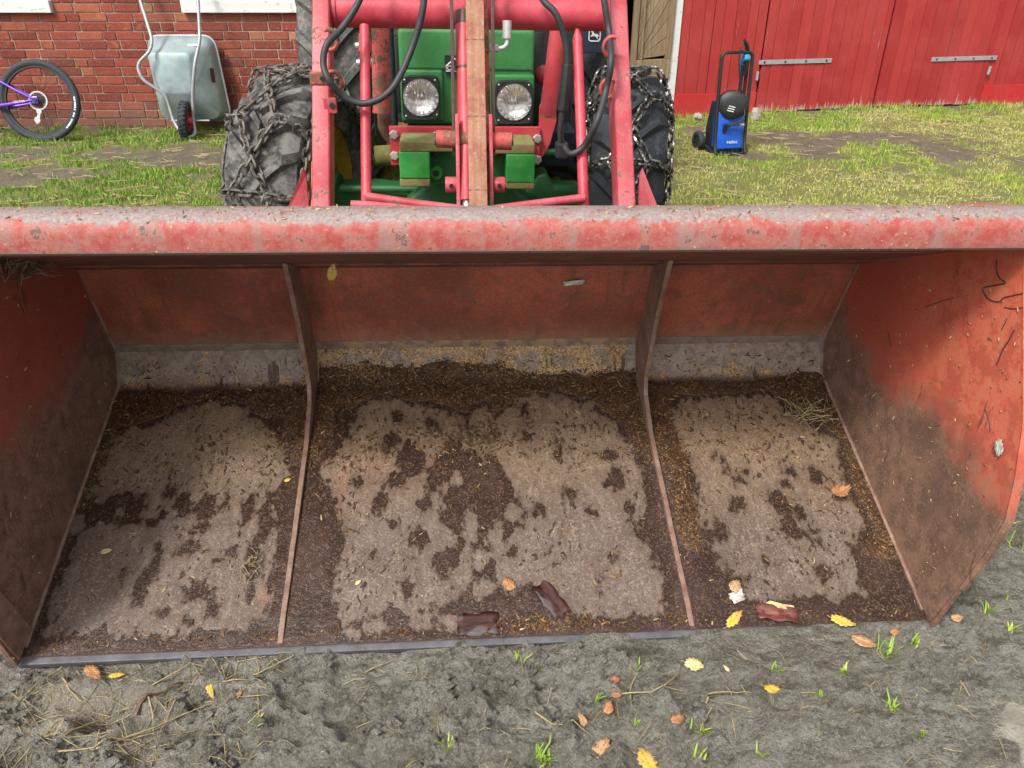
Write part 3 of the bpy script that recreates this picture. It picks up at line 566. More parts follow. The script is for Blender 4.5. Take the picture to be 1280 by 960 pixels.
BLOTS = [[-0.822,0.41,0.021,0.046],[-0.757,0.397,0.026,0.046],[-0.857,0.444,0.017,0.021],[-0.852,0.239,0.01,0.042],[-0.867,0.142,0.015,0.026],[-0.923,0.187,0.008,0.018],[-0.797,0.102,0.012,0.012],[-0.734,0.147,0.032,0.02],[-0.69,0.093,0.019,0.029],[-0.779,0.271,0.025,0.016],[-0.796,0.26,0.016,0.021],[-0.711,0.401,0.011,0.03],[-0.61,0.23,0.016,0.056],[-0.647,0.374,0.017,0.045],[-0.887,0.345,0.013,0.022],[-0.972,0.397,0.055,0.051],[-1.02,0.387,0.029,0.04],[-0.606,0.142,0.01,0.035],[-0.931,0.359,0.019,0.015],[-0.665,0.255,0.013,0.012],[-0.756,0.329,0.017,0.017],[-0.864,0.381,0.011,0.013],[-0.591,0.335,0.021,0.075],[-0.701,0.234,0.012,0.009],[-0.862,0.206,0.008,0.018],[-0.729,0.074,0.012,0.019],[-0.248,0.69,0.021,0.016],[-0.209,0.53,0.046,0.062],[-0.286,0.574,0.016,0.017],[-0.245,0.463,0.027,0.027],[-0.182,0.279,0.027,0.029],[-0.306,0.242,0.011,0.013],[-0.209,0.126,0.008,0.026],[-0.293,0.407,0.015,0.036],[0.072,0.436,0.016,0.024],[0.219,0.545,0.014,0.028],[0.23,0.394,0.018,0.026],[0.368,0.443,0.03,0.038],[0.357,0.526,0.024,0.023],[0.162,0.189,0.01,0.023],[0.322,0.206,0.013,0.012],[0.397,0.337,0.016,0.031],[0.28,0.128,0.008,0.018],[0.286,0.341,0.009,0.013],[-0.14,0.459,0.031,0.055],[-0.173,0.382,0.018,0.021],[-0.095,0.554,0.028,0.046],[-0.257,0.323,0.012,0.012],[-0.36,0.453,0.014,0.016],[-0.269,0.602,0.024,0.023],[-0.153,0.658,0.014,0.024],[0.134,0.605,0.012,0.024],[0.125,0.705,0.009,0.022],[0.422,0.286,0.017,0.035],[0.137,0.346,0.017,0.02],[0.059,0.228,0.017,0.023],[-0.191,0.214,0.008,0.014],[0.7,0.342,0.023,0.028],[0.86,0.416,0.017,0.016],[0.955,0.437,0.019,0.025],[0.818,0.343,0.02,0.042],[0.823,0.284,0.022,0.03],[0.842,0.251,0.027,0.017],[0.871,0.136,0.02,0.023],[0.889,0.23,0.013,0.015],[0.874,0.454,0.014,0.011],[0.737,0.179,0.013,0.009],[0.868,0.321,0.012,0.036],[0.714,0.432,0.012,0.013],[0.629,0.274,0.018,0.029],[0.745,0.458,0.011,0.011],[0.689,0.474,0.007,0.016],[0.876,0.257,0.02,0.01]]
bucket = machine_root('loader_bucket', (0.0, 0.4, 0.0))
tag(bucket, 'wide open red steel loader bucket with rusty wet floor resting on the mud', 'loader bucket')
BL, B1, B2, BT, BF = (0.0, 0.03), (0.7754, 0.3115), (0.8213, 0.4099), (0.7173, 0.7157), (0.11, 0.983)
FL = math.hypot(B1[0] - BL[0], B1[1] - BL[1]); FD = ((B1[0] - BL[0]) / FL, (B1[1] - BL[1]) / FL)
def fpt(x, s, up=0.0): return (x, BL[0] + FD[0] * s - FD[1] * up, BL[1] + FD[1] * s + FD[0] * up)
nx, ny = 300, 126
BUP = 0.105; xs = np.linspace(-1.1, 1.1, nx); ss = np.linspace(0, FL + BUP, ny); GX, GS = np.meshgrid(xs, ss); qx, qs = GX.ravel(), GS.ravel()
wetd = np.minimum(np.minimum(sdpoly(qx, qs, DRY_LEFT), sdpoly(qx, qs, DRY_MID)), sdpoly(qx, qs, DRY_RIGHT))
for (a, b, rx, ry) in BLOTS:
    q = (1 - np.sqrt(((qx - a) / rx) ** 2 + ((qs - b) / ry) ** 2)) * min(rx, ry)
    wetd = np.maximum(wetd, np.clip(q * 1.15 + 0.006, -0.3, 0.03))
for (a, b, rx, ry) in ISLES:
    q = (np.sqrt(((qx - a) / rx) ** 2 + ((qs - b) / ry) ** 2) - 1) * min(rx, ry)
    wetd = np.minimum(wetd, np.clip(q * 1.2 - 0.004, -0.03, 0.3))
wetd = wetd - 0.004 + (fbm(qx, qs, 30, 3, 77) - 0.5) * 0.02
deb = 0.95 * sstep(0.63, 0.74, qs + 0.22 * (fbm(qx, qs, 7, 4, 71) - 0.5)) * sstep(0.0, 0.03, wetd)
for rx_ in (-0.51, 0.494):
    deb = np.maximum(deb, 0.9 * np.exp(-((qx - rx_) / 0.085) ** 2) * sstep(0.42, 0.62, qs))
deb = np.maximum(deb, 1.0 * np.exp(-((qx - 1.06) / 0.085) ** 2) * sstep(0.12, 0.22, qs) * sstep(0.01, 0.04, wetd))
deb = np.maximum(deb, 0.85 * np.exp(-((qx - 0.545) / 0.045) ** 2) * sstep(0.1, 0.3, qs))
deb = np.maximum(deb, 0.6 * np.exp(-((qx + 1.09) / 0.06) ** 2) * sstep(0.25, 0.5, qs))
deb = np.maximum(deb, 0.52 * np.exp(-(((qx + 0.03) / 0.2) ** 2 + ((qs - 0.62) / 0.09) ** 2)))
tanm = np.clip(sstep(0.2, 0.75, qs) * 0.9 + 0.25 * (qx > 0.5) * sstep(0.2, 0.5, qs), 0, 1)
rust = np.exp(-(((qx + 0.405 + 0.05 * (0.4 - qs)) / 0.022) ** 2)) * sstep(0.08, 0.2, qs) * (1 - sstep(0.45, 0.6, qs)) * 0.8
rust = np.maximum(rust, 0.5 * np.exp(-(((qx + 0.30) / 0.08) ** 2 + ((qs - 0.52) / 0.1) ** 2)))
rust = np.maximum(rust, 0.6 * np.exp(-(((qx + 0.56) / 0.02) ** 2 + ((qs - 0.13) / 0.05) ** 2)))
deb = deb * (1 - sstep(0.0, 0.03, qs - (FL + 0.055 * (np.abs(qx) < .5) - 0.045 + 0.10 * (fbm(qx, qx * 0, 5, 4, 87) - 0.45))))
lowm = sstep(FL - 0.02, FL + 0.012, qs + 0.02 * (fbm(qx, qs, 20, 3, 88) - .5))
dustm = np.where(np.abs(qx) < .5, .50, .16) + .25 * (1 - sstep(FL, FL + .05, qs)) + .1 * sstep(FL + .07, FL + .1, qs)
hz = (fbm(qx, qs, 25, 4, 81) - 0.5) * 0.003 + 0.006 * deb * fbm(qx, qs, 40, 3, 83)
def floor_prof(s):
    """floor profile: flat, then a rolled bend into the steeper rear strip"""
    a0 = math.atan2(FD[1], FD[0]); a1 = math.atan2(B2[1] - B1[1], B2[0] - B1[0]); w_ = .03
    t = np.linspace(0, FL + BUP + .02, 1500); ang = a0 + (a1 - a0) * sstep(FL - w_, FL + w_, t); dt = t[1] - t[0]
    yy = BL[0] + np.concatenate([[0], np.cumsum(np.cos(ang[:-1]) * dt)]); zz = BL[1] + np.concatenate([[0], np.cumsum(np.sin(ang[:-1]) * dt)])
    return np.interp(s, t, yy), np.interp(s, t, zz), np.interp(s, t, ang)
py_, pz_, pa_ = floor_prof(qs)
FV = np.stack([qx, py_ - np.sin(pa_) * hz, pz_ + np.cos(pa_) * hz], 1)
floor_o = grid_obj('floor', FV, nx, ny, 'bucket_floor', bucket, {'wet': wetd, 'deb': deb, 'tan': tanm, 'rust': rust, 'low': lowm, 'dust': dustm})
def fl_poly(s0, s1, u0, u1): return [fpt(0, s, u)[1:] for s, u in ((s0, u0), (s1, u0), (s1, u1), (s0, u1))]
MB().prism(fl_poly(0.002, FL, -0.0035, -0.012), 'x', -1.1, 1.1).build('floor_plate', 'divider_steel', bucket)
MB().prism(fl_poly(-0.014, 0.16, -0.013, -0.034), 'x', -1.113, 1.113).build('cutting_edge', 'cut_edge', bucket, bevel=0.003)
# back: lower chamfer panel, back panel with a folded seam, hood running forward to the beam
def slab(a, b, t, o=0.0):
    dx, dz = b[0] - a[0], b[1] - a[1]; l = math.hypot(dx, dz); nxn, nz = -dz / l, dx / l    # normal to the inside
    return [(a[0] + nxn * o, a[1] + nz * o), (b[0] + nxn * o, b[1] + nz * o), (b[0] + nxn * (o - t), b[1] + nz * (o - t)), (a[0] + nxn * (o - t), a[1] + nz * (o - t))]
MB().prism(slab(B1, B2, 0.008, -0.014), 'x', -1.1, 1.1).build('lower_panel', 'low_panel', bucket)
MB().prism(slab(B2, BT, 0.010), 'x', -1.1, 1.1).build('back_panel', 'back_red', bucket)
k = 0.028; sd_ = ((BT[0] - B2[0]) / 0.323, (BT[1] - B2[1]) / 0.323)
MB().prism(slab(B2, (B2[0] + sd_[0] * k, B2[1] + sd_[1] * k), 0.008, 0.005), 'x', -1.097, 1.097).build('seam_bar', 'low_panel', bucket, bevel=0.003)
MB().prism(slab(BT, BF, 0.008), 'x', -1.1, 1.1).build('hood', 'hood_red', bucket)
MB().prism(slab((BT[0] - .004, BT[1] + .004), (BT[0] - 0.10, BT[1] + 0.047), 0.006, 0.008), 'x', -1.098, 1.098).build('hood_stiffener', 'hood_red', bucket, bevel=0.002)
beam_prof = [(.082, .979), (.074, .986), (.0715, 1.018), (.0745, 1.033), (.081, 1.044), (.0905, 1.051), (.103, 1.0545), (.118, 1.0545), (.165, 1.047), (.19, 1.03), (.195, .952), (.10, .978)]
MB().prism(beam_prof, 'x', -1.112, 1.112).build('top_beam', 'beam_red', bucket, smooth=35)
side = [(-.02, .022), (-.058, .193), (-.091, .334), (-.103, .435), (-.085, .529), (-.049, .646), (.053, .837), (.14, 1.0), BT[:1] + (BT[1] + 0.02,), (B2[0] + .012, B2[1]), (B1[0] + .012, B1[1] - .006), (0.1, 0.03)]
for sx in (-1, 1):
    MB().prism(side, 'x', sx * 1.1005, sx * 1.1125).build('side_plate', 'side_red' if sx > 0 else 'side_shaded', bucket, bevel=0.002)
    MB().prism([(-.016, .038), (-.056, .193), (-.089, .334), (-.1, .432), (-.045, .40), (.02, .20), (.06, .06)], 'x', sx * 1.094, sx * 1.1002).build('wear_strip', 'divider_steel' if sx < 0 else 'side_red', bucket, bevel=0.002)
    rim = [(-.058, .193), (-.091, .334), (-.103, .435), (-.085, .529), (-.049, .646), (.053, .837), (.10, .93)]
    MB().tube([(sx * 1.107, a, b) for a, b in rim], 0.010, 6).build('side_rim', 'side_red', bucket, smooth=50)
    MB().tube([(sx * 1.098, a, b) for a, b in ((.02, .04), B1, B2, (BT[0] + .004, BT[1]), (.5, .813))], 0.006, 6).build('weld_seam', 'divider_steel', bucket, smooth=60)
MB().add([(0.80, .20, .99), (1.114, .20, .99), (1.114, .20, 1.038), (.80, .20, 1.022), (0.80, .34, .88), (1.114, .34, .88), (1.114, .34, 1.0), (.80, .34, .975)], [(0, 1, 2, 3), (7, 6, 5, 4), (0, 4, 5, 1), (1, 5, 6, 2), (2, 6, 7, 3), (3, 7, 4, 0)]).build('corner_gusset', 'loader_red', bucket, bevel=0.004)
rib = [(.57, .779), (.60, .70), (.637, .58), (.657, .46), (.675, .365), (.655, .32), (.55, .248), (.39, .186), (.19, .108), (.06, .060), (.004, .034), (.03, .037), (.40, .172), B1, B2, BT]
for px_ in (-0.51, 0.494):
    MB().prism(rib, 'x', px_ - 0.0065, px_ + 0.0065).build('divider', 'divider_steel', bucket, bevel=0.0015)
SCR = [[(0.188,0.919),(0.18,0.901),(0.163,0.887),(0.14,0.884),(0.17,0.866),(0.199,0.848),(0.187,0.837),(0.169,0.833),(0.14,0.84),(0.128,0.855),(0.105,0.87),(0.081,0.885)],[(0.118,0.837),(0.092,0.845),(0.067,0.859)],[(0.068,0.807),(0.072,0.78),(0.079,0.755),(0.08,0.716)],[(0.5,0.599),(0.467,0.567)],[(0.099,0.82),(0.103,0.79)],[(0.376,0.723),(0.337,0.752),(0.285,0.788)],[(0.069,0.614),(0.042,0.595),(0.029,0.576)]]
for q_ in SCR:
    MB().tube([(1.0998, v.x, v.y) for v in spline([(p[0], p[1], 0) for p in q_], 4)], 0.0016 if len(q_) > 3 else 0.0012, 5).build('scrape_mark', 'scratch_dark', bucket, smooth=60)
# ------------------------------------------------------------------ front loader (red frame the bucket hangs on)
loader = machine_root('front_loader', (0.0, 1.2, 0.3))
tag(loader, 'faded pink-red front loader frame with round crossbeam and rusty centre post above the bucket', 'front loader')
ARM = [(0.98, 0.33), (1.10, 0.76), (1.5, 1.33), (1.66, 1.56)]
def arm_poly(pts, t):
    up = []; dn = []
    for i, p in enumerate(pts):
        a = Vector(pts[max(i - 1, 0)]); b = Vector(pts[min(i + 1, len(pts) - 1)]); d = (b - a).normalized(); nn = Vector((-d.y, d.x))
        up.append(tuple(Vector(p) + nn * t * 0.5)); dn.append(tuple(Vector(p) - nn * t * 0.5))
    return up + dn[::-1]
for sx in (-1, 1):
    cx = -0.006 + sx * 0.481
    pts = ARM + [(2.1, 1.83), (2.75, 1.86), (3.25, 1.62)]
    MB().prism(arm_poly(pts, 0.10), 'x', cx - 0.028, cx + 0.028).build('loader_arm', 'loader_red', loader, bevel=0.010, bseg=3, smooth=35)
    # ribbed foot plate beside the arm, bracket down to the bucket back
    MB().prism([(1.06, .50), (1.13, .50), (1.24, .885), (1.205, .885), (1.08, .73)], 'x', cx + sx * 0.029, cx + sx * 0.041).build('foot_plate', 'loader_red', loader, bevel=0.003)
    MB().add([(cx + sx * .047, 1.09, .60), (cx + sx * .047, 1.12, .86), (cx + sx * .052, 1.115, .885), (cx + sx * .125, 1.09, .735), (cx + sx * .125, 1.07, .60),
              (cx + sx * .047, 1.102, .60), (cx + sx * .047, 1.132, .86), (cx + sx * .052, 1.127, .885), (cx + sx * .125, 1.102, .735), (cx + sx * .125, 1.082, .60)],
             [(0, 1, 2, 3, 4), (9, 8, 7, 6, 5), (0, 5, 6, 1), (1, 6, 7, 2), (2, 7, 8, 3), (3, 8, 9, 4), (4, 9, 5, 0)]).build('gusset', 'loader_red', loader)
    MB().prism([(.87, .25), (1.05, .25), (1.08, .52), (.95, .62), (.87, .55)], 'x', cx - 0.03, cx + 0.03).build('bucket_bracket', 'deep_red', loader, bevel=0.006)
    if sx > 0: continue
    # clamp strap and tab with a bolt hole on the inside
    cl = MB().box((cx - .032, 1.275, 1.105), (cx + .032, 1.36, 1.14)).build('clamp_strap', 'rust_red', loader, bevel=0.004)
    sub(MB().lathe([(0.0001, 0.0), (.007, 0.0), (.007, .004), (0.0001, .004)], (cx - sx * 0.008, 1.273, 1.124), (0, -1, 0), 12).build('bolt_hole', 'engine_black'), cl)
    tb = MB().box((cx + (-sx) * .030 - .02, 1.235, 1.026), (cx + (-sx) * .030 + .02, 1.25, 1.072)).build('tab', 'loader_red', loader, bevel=0.003)
    sub(MB().lathe([(0.0001, 0.0), (.009, 0.0), (.009, .003), (0.0001, .003)], (cx - sx * .037, 1.234, 1.05), (0, -1, 0), 12).build('bolt_hole', 'engine_black'), tb)
MB().tube([(-0.46, 1.5, 1.302), (0.45, 1.5, 1.302)], 0.052, 32).build('crossbeam', 'tube_red', loader, smooth=50)
for sx in (-1, 1): MB().tube([(-.006 + sx * .438, 1.5, 1.302), (-.006 + sx * .446, 1.5, 1.302)], 0.058, 28).build('weld_collar', 'loader_red', loader, smooth=50)
# centre post: rusty channel reaching down to the bucket
pd = (Vector((0, 1.38, 1.36)) - Vector((0, 1.02, .74))).normalized(); pn = Vector((0, -pd.z, pd.y))
def along(y0z0, t, x, off): b = Vector((0, y0z0[0], y0z0[1])) + pd * t + pn * off; return (x, b.y, b.z)
post = MB()
prof = [(-.028, .012), (-.014, .014), (-.006, .0125), (.000, .0125), (.008, .014), (.028, .012), (.028, -.018), (-.028, -.018)]
vs = [along((1.02, .74), -0.26, x, o) for x, o in prof] + [along((1.02, .74), 1.15, x, o) for x, o in prof]; q = len(prof)
post.add(vs, [tuple(range(q))[::-1], tuple(range(q, 2 * q))] + [(i, (i + 1) % q, q + (i + 1) % q, q + i) for i in range(q)])
post.build('centre_post', 'post_rust', loader)
for t in (0.10, 0.33, 0.57):
    vs = []
    MB().tube([along((1.02, .74), t, -.0285, .012), along((1.02, .74), t, .0285, .012)], 0.0022, 6).build('post_band', 'rusty_pipe', loader)
# tilt cylinder behind the post
cy = MB(); cy.tube([along((1.12, .80), -0.02, -.034, 0), along((1.12, .80), 0.545, -.034, 0)], 0.027, 20); cyl = cy.build('tilt_cylinder', 'tube_red', loader, smooth=50)
sub(MB().tube([along((1.12, .80), 0.545, -.034, 0), along((1.12, .80), 0.585, -.034, 0)], 0.029, 20).build('gland', 'link_brown', smooth=50), cyl)
sub(MB().tube([along((1.12, .80), -0.35, -.034, 0), along((1.12, .80), 0.0, -.034, 0)], 0.015, 14).build('piston_rod', 'zinc', smooth=50), cyl)
sub(MB().tube([along((1.12, .80), 0.40, -.034, 0), along((1.12, .80), 0.408, -.034, 0)], 0.0285, 20).build('cylinder_band', 'link_brown', smooth=50), cyl)
MB().tube([along((1.14, .80), -0.02, .030, 0), along((1.14, .80), 0.6, .030, 0)], 0.017, 14).build('guide_tube', 'rust_red', loader, smooth=50)
for x in (-.072, .056):
    MB().prism([(1.21, .90), (1.235, .90), (1.42, 1.50), (1.395, 1.50)], 'x', x - .0055, x + .0055).build('link_bar', 'link_brown', loader, bevel=0.002)
for x in (-.061, .044):
    MB().prism([(1.02, .60), (1.09, .60), (1.22, .93), (1.215, 1.0), (1.20, 1.035), (1.17, 1.0)], 'x', x - .006, x + .006).build('side_strap', 'loader_red', loader, bevel=0.003)
pin = MB().tube([(-.128, 1.2, .957), (.112, 1.2, .950)], 0.027, 20).build('pivot_pin', 'rust_red', loader, smooth=50)
for x in (-.13, .114): sub(MB().tube([(x - .003, 1.2, .9535), (x + .003, 1.2, .9535)], 0.017, 16).build('pin_cap', 'link_brown', smooth=50), pin)
for x, d in ((-.083, -1), (.07, 1)):
    lp = MB().tube([(x - .019, 1.145, .826), (x + .019, 1.145, .826)], 0.0245, 18).build('lower_pin', 'loader_red', loader, smooth=50, bevel=0.002)
    sub(MB().lathe([(0.0001, 0), (.007, 0), (.007, .003), (.0001, .003)], (x, 1.119, .829), (0, -1, 0), 12).build('pin_hole', 'engine_black'), lp)
# slanting stay tubes and the low V of rods
MB().tube([(-.352, 1.43, 1.262), (-.354, 1.12, .775)], 0.0165, 18).build('stay_tube', 'tube_red', loader, smooth=50)
MB().tube([(.339, 1.43, 1.262), (.340, 1.42, 1.235), (.347, 1.12, .755)], [0.006, 0.0165, 0.0175], 18).build('stay_tube', 'tube_red', loader, smooth=50)
MB().tube([(-.352, 1.43, 1.235), (-.353, 1.40, 1.185)], 0.0215, 16).build('stay_socket', 'rust_red', loader, smooth=50)
for pts in ([(-.35, 1.11, .798), (-.20, 1.10, .778), (-.05, 1.09, .762)], [(.05, 1.09, .762), (.20, 1.10, .778), (.345, 1.11, .793)], [(-.40, 1.10, .775), (-.25, 1.10, .769), (-.05, 1.085, .752)]):
    MB().tube(pts, 0.0135, 12).build('tie_rod', 'loader_red', loader, smooth=50)
MB().tube([(-.365, 1.105, .745), (-.35, 1.11, .80)], 0.009, 8).build('hook_pin', 'rust_red', loader, smooth=50)
for (a, b, r) in (((-.336, 1.82, 1.225), (-.347, 1.8, .94), .033), ((.327, 1.82, 1.225), (.297, 1.8, .928), .033)):
    lc = MB().tube([a, b], r, 20).build('lift_cylinder', 'rust_red' if a[0] < 0 else 'deep_red', loader, smooth=50)
    sub(MB().tube([Vector(b), Vector(b) + (Vector(b) - Vector(a)).normalized() * 0.012], r * 1.04, 20).build('end_ring', 'rust_red', smooth=50), lc)
MB().tube(spline([(-.372, 2.12, .91), (-.374, 2.16, .84), (-.355, 2.2, .77), (-.30, 2.24, .70)], 6), 0.033, 16).build('rusty_elbow', 'rusty_pipe', loader, smooth=50)
# hydraulic hoses in open hooks on the arms
def toy(P, dy): k = (P[1] + dy + 1.3215) / (P[1] + 1.3215); return (-.0759 + (P[0] + .0759) * k, P[1] + dy, 1.487 + (P[2] - 1.487) * k)
HL = [(-.175, 1.40, 1.46), (-.157, 1.35, 1.344), (-.2, 1.33, 1.207), (-.27, 1.32, 1.086), (-.355, 1.32, 1.043), (-.425, 1.32, 1.064), (-.462, 1.30, 1.114), (-.472, 1.28, 1.168), (-.457, 1.30, 1.222), (-.412, 1.34, 1.264), (-.355, 1.38, 1.345), (-.32, 1.42, 1.46)]
HL = [toy(q_, -.085 if q_[2] < 1.13 else -.04) for q_ in HL]
MB().tube(spline(HL, 8), 0.0105, 14).build('hydraulic_hose', 'rubber_hose', loader, smooth=60)
HR = [(.40, 1.40, 1.46), (.407, 1.35, 1.353), (.427, 1.33, 1.261), (.436, 1.31, 1.178), (.427, 1.31, 1.092), (.408, 1.33, .99), (.373, 1.35, .905), (.33, 1.35, .877), (.303, 1.36, .90)]
HR = [toy(q_, -.16 if q_[2] < 1.05 else (-.08 if q_[2] < 1.2 else 0)) for q_ in HR]
MB().tube(spline(HR, 8), 0.0105, 14).build('hydraulic_hose', 'rubber_hose', loader, smooth=60)
HM = [(.19, 1.40, 1.40), (.217, 1.37, 1.348), (.257, 1.35, 1.31), (.289, 1.35, 1.236), (.300, 1.35, 1.165), (.297, 1.35, 1.08), (.290, 1.35, 1.0), (.291, 1.36, .94), (.305, 1.36, .895)]
hm = MB().tube(spline(HM, 8), 0.0105, 14).build('hydraulic_hose', 'rubber_hose', loader, smooth=60)
sub(MB().tube([(.301, 1.348, 1.165), (.298, 1.348, 1.10), (.292, 1.349, 1.02)], [.0175, .019, .0175], 8).build('hose_sleeve', 'black_plastic', bevel=0.002), hm)
sub(MB().tube([(.290, 1.34, .995), (.286, 1.345, .95), (.290, 1.35, .90)], 0.008, 8).build('hose_branch', 'rubber_hose', smooth=60), hm)
sub(MB().box((.276, 1.335, .862), (.318, 1.385, .915), None).build('hose_coupler', 'black_plastic', bevel=0.008), hm)
for (x, y, z, sx) in ((-.452, 1.31, 1.232, -1), (-.449, 1.30, 1.112, -1), (.435, 1.31, 1.222, 1), (.433, 1.30, 1.098, 1)):
    ring = [(x - sx * 0.026 * math.cos(a) + sx * .0, y - 0.012 * math.sin(a * .5), z + 0.030 * math.sin(a)) for a in np.linspace(-2.2, 2.0, 16)]
    MB().tube(ring, 0.0068, 8).build('hose_hook', 'rust_red', loader, smooth=60)
ft = MB().tube([(.103, 1.36, 1.29), (.103, 1.355, 1.238)], 0.0145, 16).build('hose_fitting', 'grey_fitting', loader, smooth=40)
sub(MB().tube(spline([(.103, 1.355, 1.24), (.102, 1.35, 1.222), (.088, 1.345, 1.211), (.062, 1.345, 1.209)], 5), 0.0072, 10).build('elbow', 'grey_fitting', smooth=60), ft)
sub(MB().tube([(.075, 1.345, 1.209), (.048, 1.345, 1.209)], 0.0125, 6).build('nut', 'zinc'), ft)

# ------------------------------------------------------------------ tractor
tractor = machine_root('tractor', (0.0, 3.2, 0.0))
tag(tractor, 'old green farm tractor with yellow rims and chained front tyres, behind the loader', 'tractor')
hood = MB().box((-.297, 2.205, .808), (.278, 3.9, 1.192)).build('hood', 'tractor_green', tractor, bevel=0.018, bseg=3, smooth=40)
sub(MB().box((-.29, 2.199, 1.036), (.271, 2.206, 1.042)).build('hood_seam', 'dark_green'), hood)
for (x0, x1, z0, z1, nm_) in ((-.296, -.112, .822, 1.034, 0), (.094, .281, .806, 1.018, 1)):
    fr = MB().box((x0, 2.188, z0), (x1, 2.215, z1)).build('lamp_housing', 'tractor_green', tractor, bevel=0.022, bseg=3, smooth=40)
    cx, cz = (x0 + x1) / 2 - (0.004 if not nm_ else -.003), (z0 + z1) / 2 - .003
    hb_ = MB(); K = 64; sq = []
    for k_ in range(K):
        a_ = 2 * math.pi * k_ / K; c_, s_ = math.cos(a_), math.sin(a_); e_ = (abs(c_ / 1.0) ** 7 + abs(s_ / 1.11) ** 7) ** (-1 / 7); sq.append((.080 * c_ * e_, .080 * s_ * e_))
    lp_ = [[(cx + .0768 * math.cos(2 * math.pi * k_ / K), y_, cz + .004 + .0768 * math.sin(2 * math.pi * k_ / K)) for k_ in range(K)] for y_ in (2.19, 2.149)] + [[(cx + u * .97, 2.1475, cz + v * .97) for u, v in sq], [(cx + u, 2.153, cz + v) for u, v in sq], [(cx + u, 2.19, cz + v) for u, v in sq]]
    for l_ in lp_: hb_.v += l_
    for i_ in range(4): hb_.f += [(i_ * K + k_, i_ * K + (k_ + 1) % K, (i_ + 1) * K + (k_ + 1) % K, (i_ + 1) * K + k_) for k_ in range(K)]
    hl = hb_.build('headlight', 'black_plastic', tractor, smooth=35)
    lens = MB().lathe([(.0001, .016), (.02, .0156), (.04, .0142), (.055, .012), (.067, .009), (.074, .006), (.0765, .0), (.072, .001), (.064, .0045), (.053, .0085), (.04, .0112), (.02, .0128), (.0001, .0132)], (cx, 2.149, cz + .004), (0, -1, 0), 48).build('lens', 'lens_glass', smooth=60)
    sub(MB().lathe([(.076, .0), (.070, -.010), (.058, -.022), (.042, -.031), (.024, -.036), (.0001, -.037)], (cx, 2.1485, cz + .004), (0, -1, 0), 48).build('reflector', 'reflector', smooth=60), hl)
    sub(MB().lathe([(.0001, -.006), (.010, -.008), (.014, -.014), (.014, -.03), (.010, -.036)], (cx, 2.149, cz + .004), (0, -1, 0), 20).build('bulb_cap', 'zinc', smooth=50), hl)
    at_ = lens.data.attributes.new('lens', 'FLOAT_VECTOR', 'POINT')
    for v_ in lens.data.vertices: at_.data[v_.index].vector = ((v_.co.x - cx) / .0765, (v_.co.z - cz - .004) / .0765, 0)
    sub(lens, hl)
    sub(MB().tube([(cx + .0785 * math.cos(a), 2.149, cz + .004 + .0785 * math.sin(a)) for a in np.linspace(0, 2 * math.pi, 40, endpoint=False)], 0.0035, 6, closed=True).build('lens_ring', 'black_plastic', smooth=60), hl)
    for ax_, az_ in ((-.066, -.072), (.066, -.066), (.062, .074), (-.066, .074)):
        sub(MB().lathe([(.0001, .004), (.004, .003), (.005, 0)], (cx + ax_, 2.150, cz + az_), (0, -1, 0), 8).build('screw', 'zinc', smooth=60), hl)
# oil plate with a triangle, half hidden behind the cylinder
sg = MB().box((-.104, 2.188, 1.02), (-.035, 2.1995, 1.092)).build('warning_plate', 'black_plastic', tractor)
tri = [(-.098, 1.030), (-.098, 1.050), (-.062, 1.080), (-.040, 1.062), (-.040, 1.030)]
sub(MB().tube([(x, 2.186, z) for x, z in tri], 0.0028, 6, closed=True).build('plate_outline', 'emblem_white'), sg)
def text_obj(name, txt, size, mat, mtx, parent=None, extr=0.0006):
    c = bpy.data.curves.new(name, 'FONT'); c.body = txt; c.size = size; c.extrude = extr; c.align_x = 'CENTER'; c.align_y = 'CENTER'
    t = bpy.data.objects.new(name + '_tmp', c); COL.objects.link(t); bpy.context.view_layer.update()
    me = bpy.data.meshes.new_from_object(t.evaluated_get(bpy.context.evaluated_depsgraph_get())); bpy.data.objects.remove(t); me.name = name
    me.transform(mtx); me.materials.clear(); me.materials.append(M[mat]); o = bpy.data.objects.new(name, me); COL.objects.link(o)
    if parent is not None: o.parent = parent
    return o
FRONT = lambda x, y, z: Matrix.Translation((x, y, z)) @ Matrix.Rotation(R(90), 4, 'X')
text_obj('lettering', 'OS', .026, 'emblem_white', FRONT(-.078, 2.186, 1.042), sg)
# radiator side gap, engine and the dark parts round it
MB().box((-.275, 2.23, .70), (.262, 3.6, .806)).build('frame_rail', 'engine_black', tractor, bevel=0.01)
MB().box((-.19, 2.5, .35), (.19, 4.3, .80)).build('engine_block', 'engine_black', tractor, bevel=0.02)
MB().box((-.40, 2.95, .72), (-.30, 3.4, 1.12)).build('side_tank', 'engine_black', tractor, bevel=0.02)
MB().tube([(-.335, 2.6, .80), (-.335, 2.62, 1.12)], 0.05, 18).build('filter', 'engine_black', tractor, smooth=50, bevel=0.006)
MB().box((-.45, 3.6, .55), (-.32, 4.0, 1.22)).build('step_plate', 'engine_black', tractor, bevel=0.01)
MB().tube([(-.345, 2.4, .70), (-.343, 2.4, 1.20)], 0.018, 10).build('air_pipe', 'black_plastic', tractor, smooth=50)
MB().tube([(.315, 2.7, .75), (.32, 2.72, 1.14)], 0.055, 18).build('filter', 'engine_black', tractor, smooth=50, bevel=0.006)
MB().lathe([(.0001, 0), (.03, .0), (.045, .03), (.04, .07), (.02, .09), (.0001, .09)], (.33, 2.42, .99), (0.3, -1, 0), 20).build('filter_bowl', 'deep_red', tractor, smooth=50)
MB().box((.36, 2.66, .515), (.545, 3.1, .69)).build('tool_box', 'navy', tractor, bevel=0.008)
